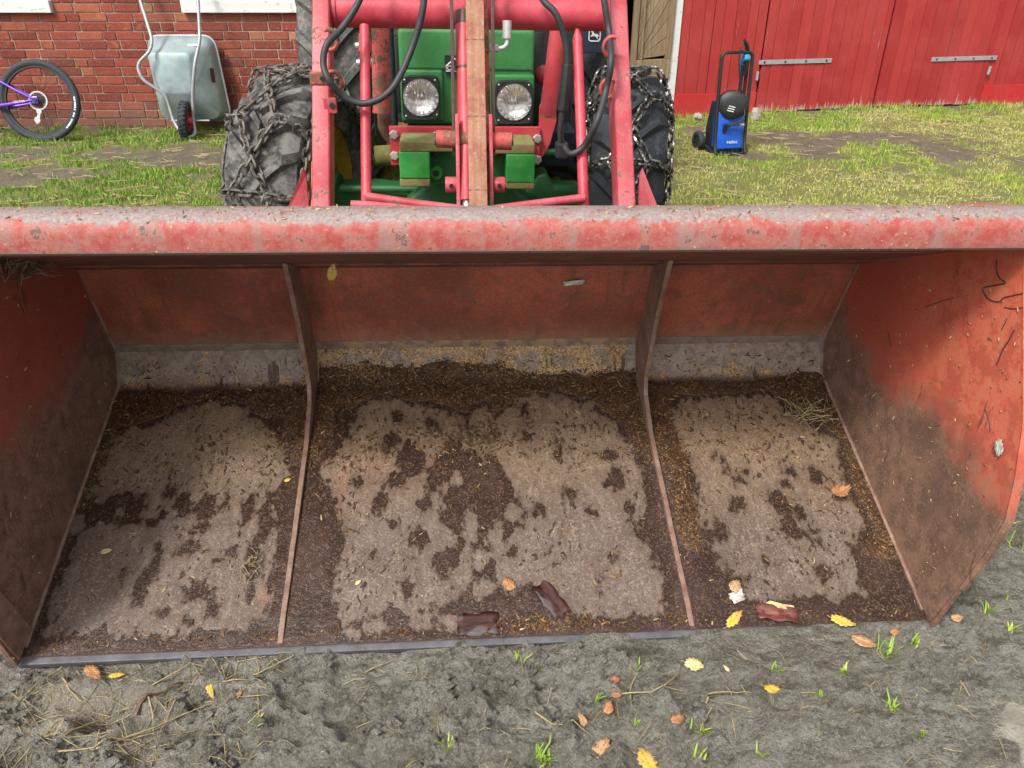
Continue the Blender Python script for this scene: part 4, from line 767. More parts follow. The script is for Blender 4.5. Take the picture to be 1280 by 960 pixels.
MB().box((.30, 2.9, .42), (.56, 3.3, 1.22)).build('side_panel', 'engine_black', tractor, bevel=0.02)
MB().prism([(.30, .655), (.30, .90), (.33, .95), (.37, .93), (.375, .84), (.35, .74)], 'y', 2.12, 2.15).build('red_side_plate', 'deep_red', tractor, bevel=0.004)
MB().tube([(.28, 2.3, .665), (.42, 2.3, .668)], 0.016, 10).build('green_pipe', 'dark_green', tractor, smooth=50)
for (x, z, x2) in ((-.44, 1.155, -.36), (-.44, 1.095, -.35)):
    q_ = MB().tube([(x, 1.9, z), (x2, 1.9, z + .006)], 0.011, 8).build('coupling', 'grey_fitting', tractor, smooth=40, bevel=0.002)
    sub(MB().tube([(x + .03, 1.9, z + .002), (x + .055, 1.9, z + .003)], 0.019, 6).build('coupling_nut', 'zinc'), q_)
for k_ in range(3):
    MB().tube(spline([(-.38 - .02 * k_, 1.92, 1.15), (-.375 - .012 * k_, 1.94, 1.02), (-.39, 2.0, .92), (-.40, 2.1, .78)], 5), 0.006 if k_ else 0.004, 6).build('thin_hose', 'black_plastic' if k_ else 'grey_fitting', tractor, smooth=60)
# red bracket with bolts, cast weight carrier, axle
br = MB().box((-.347, 2.10, .655), (.303, 2.125, .818)).build('bracket_plate', 'deep_red', tractor, bevel=0.003)
for x, z in ((-.327, .785), (-.329, .697), (-.149, .779), (.291, .771), (.294, .681)):
    sub(MB().lathe([(.0001, .013), (.017, .012), (.0205, .008), (.0205, 0)], (x, 2.1, z), (0, -1, 0), 6).build('bolt', 'zinc'), br)
wc = MB().box((-.19, 1.99, .60), (.15, 2.095, .76)).build('weight_carrier', 'dark_green', tractor, bevel=0.01)
for (x0, x1, z0, z1, mt) in ((-.293, -.070, .7575, .797, 'rust_cast'), (.060, .262, .749, .790, 'rust_cast'), (-.297, -.172, .648, .7565, 'cast_green'), (.144, .264, .632, .748, 'cast_green'), (-.299, -.174, .614, .647, 'rust_cast'), (.146, .264, .604, .631, 'rust_cast')):
    sub(MB().box((x0, 1.90 + (0.003 if mt == 'rust_cast' else 0), z0), (x1, 2.09, z1)).build('cast_block', mt, bevel=0.006, bseg=3, smooth=40), wc)
sub(MB().lathe([(.0001, .004), (.011, .004), (.011, .012), (.026, .012), (.030, 0)], (-.149, 1.985, .652), (0, -1, 0), 20).build('eye_boss', 'cast_green', smooth=40), wc)
sub(MB().lathe([(.0001, .0145), (.0125, .0145), (.0125, .0)], (-.149, 1.985, .652), (0, -1, 0), 16).build('eye_hole', 'engine_black'), wc)
for x in (-.147, .103): sub(MB().lathe([(.0001, .012), (.012, .012), (.018, .006), (.020, 0)], (x, 1.985, .735), (0, -1, 0), 6).build('bolt', 'dark_green'), wc)
ax = MB()
ax.prism([(-.66, .43), (-.62, .50), (-.45, .505), (-.15, .47), (.15, .47), (.26, .47), (.33, .56), (.37, .565), (.40, .50), (.62, .485), (.66, .43), (.62, .37), (.2, .34), (-.2, .34), (-.62, .37)], 'y', 2.32, 2.47)
ax.build('front_axle', 'dark_green', tractor, bevel=0.02, bseg=3, smooth=40)
MB().prism([(-.30, .36), (-.30, .47), (-.14, .60), (.14, .60), (.28, .47), (.28, .36)], 'y', 2.2, 2.55).build('axle_housing', 'dark_green', tractor, bevel=0.03, bseg=3, smooth=40)
MB().tube([(-.60, 2.29, .50), (-.2, 2.27, .505)], 0.018, 12).build('steering_rod', 'dark_green', tractor, smooth=50)
MB().tube([(-.45, 2.5, .60), (-.2, 2.5, .62)], 0.05, 16).build('moss_pipe', 'moss_pipe', tractor, smooth=50)

def tyre_mb(Rc, Rr, W, nl, lug_h, lug_w, sweep):
    """agricultural tyre, axle along x: carcass plus two rows of slanted lugs"""
    mb = MB(); h = W / 2
    prof = [(Rr, -h * .80), (Rr + .02, -h * .86), (Rr + (Rc - Rr) * .45, -h * 1.02), (Rr + (Rc - Rr) * .75, -h * 1.0), (Rc - .035, -h * .90), (Rc - .010, -h * .62), (Rc, 0), (Rc - .010, h * .62), (Rc - .035, h * .90), (Rr + (Rc - Rr) * .75, h * 1.0), (Rr + (Rc - Rr) * .45, h * 1.02), (Rr + .02, h * .86), (Rr, h * .80)]
    mb.lathe(prof, (0, 0, 0), (1, 0, 0), 56)
    def base(x):
        t = abs(x) / h
        return Rc - .012 * t - (.05 * max(0, (t - .7) / .3) ** 1.5)
    for i in range(nl):
        for sd in (-1, 1):
            p0 = 2 * math.pi * (i + (0.5 if sd > 0 else 0)) / nl; vs = []; fs = []; m = 5
            for j in range(m):
                t = j / (m - 1); x = sd * h * (-.06 + 1.08 * t); ph = p0 + sweep * (t ** .85); hw = lug_w * (0.85 + .35 * t) / Rc
                r0 = base(x) - .012; r1 = base(x) + lug_h * (1 - .25 * max(0, t - .7) / .3)
                for (rr, aa) in ((r0, -hw * 1.25), (r0, hw * 1.25), (r1, hw * .8), (r1, -hw * .8)):
                    vs.append((x, -rr * math.cos(ph + aa), rr * math.sin(ph + aa)))
                if j: o = (j - 1) * 4; fs += [(o + k, o + (k + 1) % 4, o + 4 + (k + 1) % 4, o + 4 + k) for k in range(4)]
            fs += [(3, 2, 1, 0), tuple((m - 1) * 4 + k for k in range(4))]
            mb.add(vs, fs)
    return mb
def link_template(L=.056, Wd=.033, r=.0063, nM=10, nm2=5):
    vs = []; fs = []; ctr = []
    for i in range(nM):
        a = 2 * math.pi * i / nM; s_ = L / 2 - Wd / 2
        ctr.append((Wd / 2 * math.cos(a) + (s_ if math.cos(a) > 0 else -s_), Wd / 2 * math.sin(a)))
    for i in range(nM):
        p = Vector((*ctr[i], 0)); t = (Vector((*ctr[(i + 1) % nM], 0)) - Vector((*ctr[i - 1], 0))).normalized(); nn = Vector((t.y, -t.x, 0))
        for k in range(nm2):
            a = 2 * math.pi * k / nm2; vs.append(p + nn * r * math.cos(a) + Vector((0, 0, r * math.sin(a))))
    for i in range(nM):
        j = (i + 1) % nM
        for k in range(nm2): fs.append((i * nm2 + k, i * nm2 + (k + 1) % nm2, j * nm2 + (k + 1) % nm2, j * nm2 + k))
    return vs, fs
LV, LF = link_template()
def chain_run(mb, pts, normal_of, pitch=.041, ph=0, sag=None):
    pts = [Vector(p) for p in pts]; d = [0.0]
    for i in range(1, len(pts)): d.append(d[-1] + (pts[i] - pts[i - 1]).length)
    n = max(1, int(round(d[-1] / pitch)))
    for q in range(n):
        t = (q + .5) * d[-1] / n; i = 1
        while i < len(d) - 1 and d[i] < t: i += 1
        f = (t - d[i - 1]) / max(1e-9, d[i] - d[i - 1]); p = pts[i - 1].lerp(pts[i], f); T = (pts[i] - pts[i - 1]).normalized()
        N = normal_of(p); N = (N - T * N.dot(T)).normalized(); B = N.cross(T)
        tw = (R(45) if (q + ph) % 2 else R(-45)) + random.uniform(-.25, .25); Nn = N * math.cos(tw) + B * math.sin(tw); Bn = Nn.cross(T)
        p = p + N * random.uniform(-.003, .004)
        mb.add([p + T * v.x + Bn * v.y + Nn * v.z for v in LV], LF)
def chain_net(Rt, Rs, h, N=10, off=0.0):
    mb = MB()
    def P(x, ph, r): return Vector((x, -r * math.cos(ph), r * math.sin(ph)))
    def nrm(p):
        r = math.hypot(p.y, p.z); v = Vector((0, p.y / r, p.z / r)); sd = max(0, min(1, (abs(p.x) - h * .75) / (h * .3))); sh = max(0, min(1, (Rt - r) / .05))
        return (v * (1 - sh * .8) + Vector((math.copysign(1, p.x), 0, 0)) * max(sd * .5, sh)).normalized()
    for sd in (-1, 1):
        chain_run(mb, [P(sd * h * 1.10, a, Rs) for a in np.linspace(0, 2 * math.pi, 80)], nrm, .043)
    dl = 2 * math.pi / N
    for k in range(N):
        a = off + k * dl
        def node(x, ph): return (x, ph)
        def run(x0, p0, x1, p1):
            pts = []
            for t in np.linspace(0, 1, 7):
                x = x0 + (x1 - x0) * t; e = max(0, (abs(x) - h * .72) / (h * .38)); r = Rt - (Rt - Rs) * e ** 1.6
                pts.append(P(x, p0 + (p1 - p0) * t, r))
            chain_run(mb, pts, nrm)
        for sd in (-1, 1):
            run(sd * h * 1.10, a, sd * h * .50, a + dl * .05)
            run(sd * h * .50, a + dl * .05, 0.0, a + dl * .5)
            run(0.0, a + dl * .5, sd * h * .50, a + dl * 1.05)
        run(-h * .5, a + dl * .05, h * .5, a + dl * .05) if k % 2 == 0 else None
    return mb
def wheel(cx, cy_, cz, steer, tm, chain, off):
    root = empty('front_wheel', (0, 0, 0)); root.parent = tractor
    root.location = Vector((cx, cy_, cz)) - Vector(tractor['_org']); root.rotation_euler = (0, 0, steer)
    t = TY.build('tyre', tm, None, smooth=38); t.parent = root
    sdn = 1 if cx < 0 else -1
    rim = MB().lathe([(.285, -.14), (.298, -.13), (.275, -.10), (.27, .10), (.298, .13), (.285, .14)], (0, 0, 0), (1, 0, 0), 40)
    rim.lathe([(.28, sdn * .13), (.25, sdn * .11), (.215, sdn * .085), (.17, sdn * .10), (.09, sdn * .11), (.0001, sdn * .11)], (0, 0, 0), (1, 0, 0), 40)
    r_ = rim.build('rim', 'rim_yellow', None, smooth=40); r_.parent = root
    hb = MB().lathe([(.085, .08), (.085, .15), (.06, .18), (.0001, .18)], (0, 0, 0), (sdn, 0, 0), 24).build('hub', 'dark_green', None, smooth=40); hb.parent = root
    c_ = chain_net(.517, .395, .165, 10, off).build('tyre_chain', chain, None, smooth=60, kind='stuff'); c_.parent = root
    return root
TY = tyre_mb(.478, .285, .325, 17, .028, .024, .36)
wl = wheel(-.785, 2.40, .490, R(-15), 'muddy_rubber', 'muddy_chain', .15)
wr = wheel(.745, 2.40, .495, R(-9), 'clean_rubber', 'bright_chain', .40)
TY2 = tyre_mb(.75, .46, .43, 19, .040, .034, .34)
for sx in (-1, 1):
    root = empty('rear_wheel', (0, 0, 0)); root.parent = tractor; root.location = Vector((sx * .80, 4.55, .775)) - Vector(tractor['_org'])
    t = TY2.build('tyre', 'rear_rubber_muddy' if sx < 0 else 'rear_rubber', None, smooth=38); t.parent = root
    r_ = MB().lathe([(.46, -.19), (.475, -.18), (.44, -.14), (.43, .14), (.475, .18), (.46, .19)], (0, 0, 0), (1, 0, 0), 40).lathe([(.44, .02), (.3, .05), (.12, .03), (.0001, .03)], (0, 0, 0), (-sx, 0, 0), 40).build('rim', 'rim_yellow', None, smooth=40); r_.parent = root
    fd = MB(); arc = [(4.55 - .86 * math.cos(a), .775 + .86 * math.sin(a)) for a in np.linspace(R(38), R(150), 16)]; arc2 = [(4.55 - .84 * math.cos(a), .775 + .84 * math.sin(a)) for a in np.linspace(R(150), R(38), 16)]
    fd.prism(arc + arc2, 'x', sx * .50, sx * 1.02); fd.build('fender', 'tractor_green', tractor, smooth=40)
MB().box((-.35, 3.9, .45), (.35, 5.0, 1.05)).build('transmission', 'engine_black', tractor, bevel=0.03)
# dark panel with the leaping-deer badge
pn_ = MB().box((.60, 3.58, .955), (.84, 3.62, 1.22)).build('badge_panel', 'navy', tractor, bevel=0.008)
bx, bz = .768, 1.055
rr_ = [(bx + .033 * (abs(math.cos(a)) ** .4) * math.copysign(1, math.cos(a)), bz + .033 * (abs(math.sin(a)) ** .4) * math.copysign(1, math.sin(a))) for a in np.linspace(0, 2 * math.pi, 28, endpoint=False)]
sub(MB().tube([(x, 3.577, z) for x, z in rr_], 0.0038, 6, closed=True).build('badge_outline', 'emblem_white'), pn_)
deer = [(-.026, -.004), (-.016, .006), (-.004, .007), (.006, .012), (.010, .024), (.004, .030), (.014, .026), (.024, .020), (.018, .014), (.014, .004), (.026, -.006), (.018, -.008), (.008, -.004), (-.004, -.006), (-.010, -.012), (-.022, -.024), (-.027, -.024), (-.016, -.010)]
sub(MB().prism([(bx - x, bz + z) for x, z in deer], 'y', 3.573, 3.579).build('badge_deer', 'emblem_white'), pn_)
# ------------------------------------------------------------------ brick building
WY = 7.6
bb = empty('brick_building', (-2.5, WY + 0.15, 0)); bb['_org'] = (-2.5, WY + 0.15, 0)
tag(bb, 'red brick house wall with pale mortar joints and white window sills, left of the tractor', 'brick building')
WX0, WX1, WH = -11.0, 0.55, 3.4
SILL = [(-6.2, -4.081), (-2.925, -1.66)]
MB().box((WX0, WY + .002, -0.3), (WX1, WY + .32, 1.03)).box((WX0, WY + .002, 2.5), (WX1, WY + .32, WH)).box((WX0, WY + .002, 1.03), (SILL[0][0] + .05, WY + .32, 2.5)).box((SILL[0][1] - .05, WY + .002, 1.03), (SILL[1][0] + .05, WY + .32, 2.5)).box((SILL[1][1] - .05, WY + .002, 1.03), (WX1, WY + .32, 2.5)).build('wall', 'mortar', bb)
MB().box((WX0, WY + .33, -.3), (WX1, WY + 5, WH - .02)).build('inner_core', 'pane_dark', bb)
MB().add([(WX0 - .3, WY - .4, WH), (WX1 + .02, WY - .4, WH), (WX1 + .02, WY + 2.6, WH + 1.9), (WX0 - .3, WY + 2.6, WH + 1.9), (WX1 + .02, WY + 5.4, WH), (WX0 - .3, WY + 5.4, WH),
          (WX0 - .3, WY - .4, WH - .06), (WX1 + .02, WY - .4, WH - .06), (WX1 + .02, WY + 5.4, WH - .06), (WX0 - .3, WY + 5.4, WH - .06)],
         [(0, 1, 2, 3), (3, 2, 4, 5), (6, 9, 8, 7), (0, 6, 7, 1), (1, 7, 8, 4, 2), (4, 8, 9, 5), (5, 9, 6, 0, 3)]).build('roof', 'rusty_pipe', bb)
for a, b in SILL:
    wd = MB().box((a + .05, WY + .10, 1.09), (b - .05, WY + .16, 2.5)).build('window', 'white_paint', bb, bevel=0.004)
    for q in range(2):
        x0 = a + .12 + q * (b - a - .2) / 2; x1 = x0 + (b - a - .2) / 2 - .06
        sub(MB().box((x0, WY + .094, 1.16), (x1, WY + .104, 2.44)).build('pane', 'pane_dark'), wd)
    MB().box((a, WY - .055, .99), (b, WY + .11, 1.09)).build('window_sill', 'sill_white', bb, bevel=0.006)
CH, JT = 0.0755, 0.0100
rest = MB(); bricks = []
for row in range(-2, 40):
    z = 0.012 + row * CH; zc = z + (CH - JT) / 2
    if z + CH > WH: break
    x = WX0 + random.uniform(0, .1) - (0.12 if row % 2 else 0.0); kk = random.randint(0, 2)
    while x < WX1 - .05:
        kind = (kk % 3 != 2); kk += 1 if random.random() > .12 else 2
        L = (0.232 if kind else 0.110) * random.uniform(.97, 1.03)
        parts_ = [(x, x + L)]
        if .955 < zc < 2.5:                       # cut the bricks that meet a window
            for a, b in SILL:
                parts_ = [q for (p0, p1) in parts_ for q in ((p0, min(p1, a - .006)), (max(p0, b + .006), p1)) if q[1] - q[0] > .02]
        for p0, p1 in parts_:
            if p1 < WX1: bricks.append(((p0 + p1) / 2, zc, p1 - p0, kind))
        x += L + JT * random.uniform(.85, 1.15)
def brick_mesh(L, hgt, nm):
    mb = MB(); mb.box((-L / 2, -.007, -hgt / 2), (L / 2, .03, hgt / 2)); o = mb.build(nm, 'brick', None, bevel=.0035, bseg=1); me = o.data; bpy.data.objects.remove(o); return me
bms = [brick_mesh(.232, CH - JT, 'brick'), brick_mesh(.110, CH - JT, 'brick')]
# the bricks that show (left of the tractor, below the sills), the 300 that show largest; the rest of the wall as one part
vis = sorted([b for b in bricks if -4.95 < b[0] < -1.72 and 0.0 < b[1] < 1.16], key=lambda b: -b[2] + abs(b[0] + 3.3) * .02)[:300]
vs_ = set(vis)
for (xc, zc, L, kind) in bricks:
    dz = random.uniform(-.0015, .0015); dy = random.uniform(-.003, .003)
    if (xc, zc, L, kind) in vs_:
        o = bpy.data.objects.new('brick', bms[0 if kind else 1]); COL.objects.link(o); o.parent = bb
        o.location = Vector((xc, WY + dy, zc + dz)) - Vector(bb['_org']); o.scale.x = L / (.232 if kind else .110); o.rotation_euler = (0, random.uniform(-.006, .006), random.uniform(-.004, .004))
    else:
        rest.box((xc - L / 2, WY - .007 + dy, zc - (CH - JT) / 2 + dz), (xc + L / 2, WY + .03 + dy, zc + (CH - JT) / 2 + dz))
rest.build('brickwork', 'brick', bb, kind='stuff')

# ------------------------------------------------------------------ red barn
BA = math.atan2(0.691, 3.424)
barn = empty('red_barn', (1.649, 8.129, 0), BA)
tag(barn, 'red painted board barn with low double doors and an open weathered door', 'barn')
def bo(mb, name, mat, parent=None, **k):
    o = mb.build(name, mat, None, **k); o.parent = parent or barn; return o
bmesh_board = MB().box((-.5, -.011, -.5), (.5, .011, .5)).build('board', 'barn_red', None, bevel=0.0); bmd = bmesh_board.data; bpy.data.objects.remove(bmesh_board)
def board(u0, u1, z0, z1, v, parent, dv=0.004, wob=.004):
    o = bpy.data.objects.new('board', bmd); COL.objects.link(o); o.parent = parent
    o.location = ((u0 + u1) / 2, v + random.uniform(-dv, dv), (z0 + z1) / 2); o.scale = (u1 - u0, 1, z1 - z0); o.rotation_euler = (0, random.uniform(-wob, wob) * .3, 0); return o
BH = 3.6
def boards(u0, u1, z0f, z1, v, parent):
    u = u0
    while u < u1 - .02:
        wdt = random.uniform(.095, .145); 
        if u + wdt > u1 - .05: wdt = u1 - u
        board(u, u + wdt - random.uniform(.003, .007), z0f(u), z1, v, parent); u += wdt
boards(-.03, .852, lambda u: .215, BH, 0.0, barn)
boards(.852, 3.50, lambda u: 1.62, BH, 0.0, barn)
boards(3.50, 8.6, lambda u: .205, BH, 0.0, barn)
# dark backing behind the boards, shell of the barn
bo(MB().box((-.03, .018, .0), (.85, .06, BH)).box((3.5, .018, 0), (8.6, .06, BH)).box((.85, .018, 1.62), (3.5, .06, BH)), 'back_boarding', 'engine_black')
bo(MB().box((-1.05, .02, 2.2), (-.03, .06, BH)), 'lintel', 'engine_black')
bo(MB().box((-1.1, 4.9, 0), (8.6, 5.0, BH)).box((8.55, .06, 0), (8.6, 4.9, BH)).box((-1.15, .06, 0), (-1.1, 4.9, BH)), 'inner_wall', 'engine_black')
bo(MB().add([(-1.4, -.45, BH - .1), (8.9, -.45, BH - .1), (8.9, 2.5, BH + 1.8), (-1.4, 2.5, BH + 1.8), (8.9, 5.4, BH - .1), (-1.4, 5.4, BH - .1), (-1.4, -.4, BH - .2), (8.9, -.4, BH - .2), (8.9, 5.35, BH - .2), (-1.4, 5.35, BH - .2)],
            [(0, 1, 2, 3), (3, 2, 4, 5), (6, 9, 8, 7), (0, 6, 7, 1), (4, 8, 9, 5), (1, 7, 8, 4, 2), (5, 9, 6, 0, 3)]), 'roof', 'engine_black')
bo(MB().box((-.03, -.028, -.05), (.853, .03, .214)), 'plinth_board', 'plinth_red', bevel=.004)
bo(MB().box((3.505, -.028, -.05), (8.6, .03, .203)), 'plinth_board', 'plinth_red', bevel=.004)
bo(MB().box((-.118, -.03, .02), (-.036, .03, 2.2)), 'corner_trim', 'sill_white', bevel=.003)
bo(MB().box((.853, -.006, -.08), (3.5, .05, .0)), 'door_step', 'stone_grey', bevel=.006)
for (u0, u1, hu0, hu1, hz0, hz1) in ((.868, 2.205, .825, 1.625, .503, .491), (2.222, 3.498, 3.555, 2.775, .488, .472)):
    d = empty('barn_door', (u0 if u0 < 2 else u1, 0, 0)); d.parent = barn; off = d.location.x
    u = u0
    while u < u1 - .02:
        wdt = random.uniform(.10, .135)
        if u + wdt > u1 - .05: wdt = u1 - u
        o = board(u - off, u + wdt - .004 - off, .022 + random.uniform(-.008, .012), 1.60, -.014, d, .003, .002); u += wdt
    bk = MB().box((u0 + .01 - off, .0, .05), (u1 - .01 - off, .012, 1.58)).build('door_ledge', 'engine_black', None); bk.parent = d
    ma = math.atan2(hz1 - hz0, hu1 - hu0) if hu1 > hu0 else math.atan2(hz0 - hz1, hu0 - hu1)
    s0, s1 = min(hu0, hu1) - off, max(hu0, hu1) - off; hz = (hz0 + hz1) / 2
    st = MB().box((s0, -.036, hz - .021), (s1, -.0285, hz + .021)).build('strap_hinge', 'galvanised', None, bevel=.002); st.parent = d
    bt = MB()
    for q in range(4): bt.lathe([(.0001, .005), (.009, .004), (.012, 0)], (s0 + .06 + q * (s1 - s0 - .12) / 3, -.036, hz), (0, -1, 0), 8)
    b_ = bt.build('hinge_bolts', 'link_brown', None); b_.parent = d
    pu = (.826 if u0 < 2 else 3.50) - off
    p_ = MB().tube([(pu, -.040, hz - .165), (pu, -.040, hz - .085)], .015, 10).build('hinge_pin', 'galvanised', None, smooth=50); p_.parent = d
# the open, unpainted plank door with a diagonal boarding
pdoor = empty('plank_door', (-.12, -.02, 0)); pdoor.parent = barn; pdoor.rotation_euler = (0, 0, R(8))
def wp(mb, nm): o = mb.build(nm, 'old_wood', None, bevel=.004); o.parent = pdoor; return o
for q in range(13):
    z0 = -.46 + q * .165
    poly = [(-.36, z0 + .05), (-.06, z0 + .55), (-.06, z0 + .55 + .155), (-.36, z0 + .05 + .155)]
    poly = [(x, min(max(z, .56), 2.1)) for x, z in poly]
    if abs((poly[2][1] - poly[1][1]) + (poly[3][1] - poly[0][1])) > .03: wp(MB().prism(poly, 'y', -.012 + random.uniform(-.003, .003), .012), 'plank')
wp(MB().box((-.375, -.03, .375), (-.0, .014, .555)), 'bottom_rail'); wp(MB().box((-.06, -.032, .556), (.0, .014, 2.1)), 'stile'); wp(MB().box((-.425, -.03, .375), (-.376, .014, 2.1)), 'stile')
wp(MB().box((-.33, -.034, .556), (-.315, -.014, 2.1)), 'batten')

# ------------------------------------------------------------------ wheelbarrow standing on its nose against the bricks
wbx = (-2.95, 7.2, 0.0)
wb = empty('wheelbarrow', wbx); wb['_org'] = wbx
tag(wb, 'galvanised wheelbarrow stood on end with its tray leaning against the brick wall', 'wheelbarrow')
def rloop(TL, TR, BR, BL_, r, n=6):
    P = [Vector(p) for p in (TL, TR, BR, BL_)]; out = []
    for i in range(4):
        a = (P[i - 1] - P[i]).normalized(); b = (P[(i + 1) % 4] - P[i]).normalized()
        s, e = P[i] + a * r, P[i] + b * r
        for k in range(n + 1): t = k / n; out.append(s * (1 - t) ** 2 + P[i] * 2 * t * (1 - t) + e * t * t)
    return out
rim = rloop((-3.255, 7.50, .81), (-2.66, 7.50, .81), (-2.60, 7.42, .10), (-3.22, 7.42, .10), .11)
m1 = rloop((-3.23, 7.40, .775), (-2.70, 7.40, .775), (-2.655, 7.30, .13), (-3.195, 7.30, .13), .10)
bt1 = rloop((-3.165, 7.20, .70), (-2.79, 7.20, .70), (-2.82, 7.18, .36), (-3.09, 7.18, .36), .05)
bt2 = [Vector((-2.965, 7.19, .53)) + (p - Vector((-2.965, 7.19, .53))) * .86 + Vector((0, -.012, 0)) for p in bt1]
mb = MB(); loops = [rim, m1, bt1, bt2]; n_ = len(rim)
for l in loops: mb.v += [tuple(p) for p in l]
for i in range(3): mb.f += [(i * n_ + k, i * n_ + (k + 1) % n_, (i + 1) * n_ + (k + 1) % n_, (i + 1) * n_ + k) for k in range(n_)]
mb.f.append(tuple(3 * n_ + k for k in range(n_)))
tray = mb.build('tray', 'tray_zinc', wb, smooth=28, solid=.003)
sub(MB().tube(rim, .011, 8, closed=True).build('tray_rim', 'galvanised', smooth=60), tray)
sub(MB().box((-.045, -.001, -.014), (.045, .001, .014), Matrix.Translation((-2.80, 7.327, .752)) @ Matrix.Rotation(R(-68), 4, 'X')).build('sticker', 'white_paint'), tray)
sub(MB().box((-.001, -.06, -.022), (.001, .06, .022), Matrix.Translation((-2.672, 7.33, .50)) @ Matrix.Rotation(R(-6), 4, 'Y') @ Matrix.Rotation(R(-25), 4, 'Z') @ Matrix.Rotation(R(80), 4, 'X')).build('maker_plate', 'link_brown'), tray)
def nearer(P): k = P[1] / 7.3 if P[1] < 7.3 else 1.0; return (P[0] * k, P[1], 1.482 + (P[2] - 1.482) * (1 + (k - 1) * .4))
hl_ = fillet([nearer(q_) for q_ in [(-3.26, 7.46, 1.42), (-3.20, 7.38, 1.12), (-3.13, 7.21, .80), (-3.17, 7.13, .715), (-3.315, 7.10, .61), (-3.30, 7.07, .49), (-3.12, 7.10, .365), (-3.105, 7.10, .28), (-3.095, 7.08, .13), (-3.03, 7.02, .02), (-2.97, 7.0, .006), (-2.915, 7.05, .03), (-2.91, 7.09, .14), (-2.875, 7.10, .35), (-2.835, 7.09, .50), (-2.80, 7.11, .62), (-2.715, 7.21, .80), (-2.69, 7.36, 1.12), (-2.70, 7.45, 1.42)]], .06, 5)
MB().tube(hl_, .014, 12).build('frame_tube', 'galvanised', wb, smooth=60)
for a, b in (((-3.26, 7.46, 1.42), (-3.225, 7.42, 1.27)), ((-2.70, 7.45, 1.42), (-2.707, 7.41, 1.27))): MB().tube([a, b], .021, 12).build('handle_grip', 'black_plastic', wb, smooth=50, bevel=.004)
MB().tube([(-3.02, 7.075, .160), (-2.70, 7.13, .150)], .008, 8).build('axle', 'galvanised', wb, smooth=50)
wbw = empty('wheel', (0, 0, 0)); wbw.parent = wb; wbw.location = Vector((-2.895, 7.08, .160)) - Vector(wbx); wbw.rotation_euler = (0, R(7), R(8))
tl = MB().lathe([(.09, -.030), (.11, -.040), (.14, -.036), (.158, -.02), (.163, 0), (.158, .02), (.14, .036), (.11, .040), (.09, .030)], (0, 0, 0), (1, 0, 0), 36)
for k in range(26):
    for sx in (-1, 1):
        a = 2 * math.pi * (k + .25 * sx) / 26; tl.box((-.012, -.008, -.004), (.012, .008, .006), Matrix.Rotation(a, 4, 'X') @ Matrix.Translation((sx * .018, 0, .160)))
t_ = tl.build('tyre', 'bike_tyre', None, smooth=40); t_.parent = wbw
r_ = MB().lathe([(.095, -.03), (.085, -.02), (.085, .02), (.095, .034)], (0, 0, 0), (1, 0, 0), 30).lathe([(.088, .012), (.05, .02), (.035, .03), (.03, .06), (.0001, .06)], (0, 0, 0), (1, 0, 0), 30).lathe([(.088, -.012), (.05, -.02), (.03, -.05), (.0001, -.05)], (0, 0, 0), (1, 0, 0), 30).build('rim', 'hub_red', None, smooth=40); r_.parent = wbw

# ------------------------------------------------------------------ bicycle
bko = (-4.30, 7.30, 0.0)
bike = empty('bicycle', bko, 0); bike.rotation_euler = (R(-17), 0, R(4)); bike.location = (-4.125, 6.97, -.005)
tag(bike, 'purple bicycle with black tyres leaning against the brick wall, only its rear wheel in view', 'bicycle')
RW = .345
def bk(mb, nm, mt, parent=None, **k): o = mb.build(nm, mt, None, **k); o.parent = parent or bike; return o
def bwheel(x):
    w_ = empty('wheel', (x, 0, RW)); w_.parent = bike
    bk(MB().lathe([(RW - .055, -.014), (RW - .044, -.024), (RW - .022, -.029), (RW - .006, -.018), (RW, 0), (RW - .006, .018), (RW - .022, .029), (RW - .044, .024), (RW - .055, .014)], (0, 0, 0), (0, 1, 0), 64), 'tyre', 'bike_tyre', w_, smooth=50)
    bk(MB().lathe([(RW - .05, -.013), (RW - .070, -.012), (RW - .074, 0), (RW - .070, .012), (RW - .05, .013)], (0, 0, 0), (0, 1, 0), 64), 'rim', 'engine_black', w_, smooth=40)
    sp = MB()
    for k in range(32):
        a = 2 * math.pi * k / 32; s = -1 if k % 2 else 1; b = a + (.5 if k % 4 < 2 else -.5)
        sp.tube([(.022 * math.cos(b), s * .026, .022 * math.sin(b)), ((RW - .07) * math.cos(a), 0, (RW - .07) * math.sin(a))], .0012, 4)
    bk(sp, 'spokes', 'link_brown', w_)
    bk(MB().tube([(0, -.055, 0), (0, .055, 0)], .014, 14), 'hub', 'engine_black', w_, smooth=50)
    return w_
rw_ = bwheel(0)
for ch, a0 in zip('ELGGIB TAERG', np.linspace(R(-44), R(4), 12)): pass
TXT = 'SCOUT GRIP'
for i, ch in enumerate(TXT): pass
lab = MB()
for i in range(15):
    a = R(-46) + i * R(50) / 14
    if i in (5, 8): continue
    lab.box((-.008, -.0008, -.0085), (.008, .0008, .0085 if i % 3 else .004), Matrix.Rotation(-a, 4, 'Y') @ Matrix.Translation((RW - .033, -.0268, 0)))
bk(lab, 'tyre_lettering', 'emblem_white', rw_)
bwheel(-1.12)
BBk = Vector((-.44, 0, .30)); ST = Vector((-.60, 0, .78)); HT = Vector((-.98, 0, .80)); HB = Vector((-1.01, 0, .68)); AX = Vector((0, 0, RW))
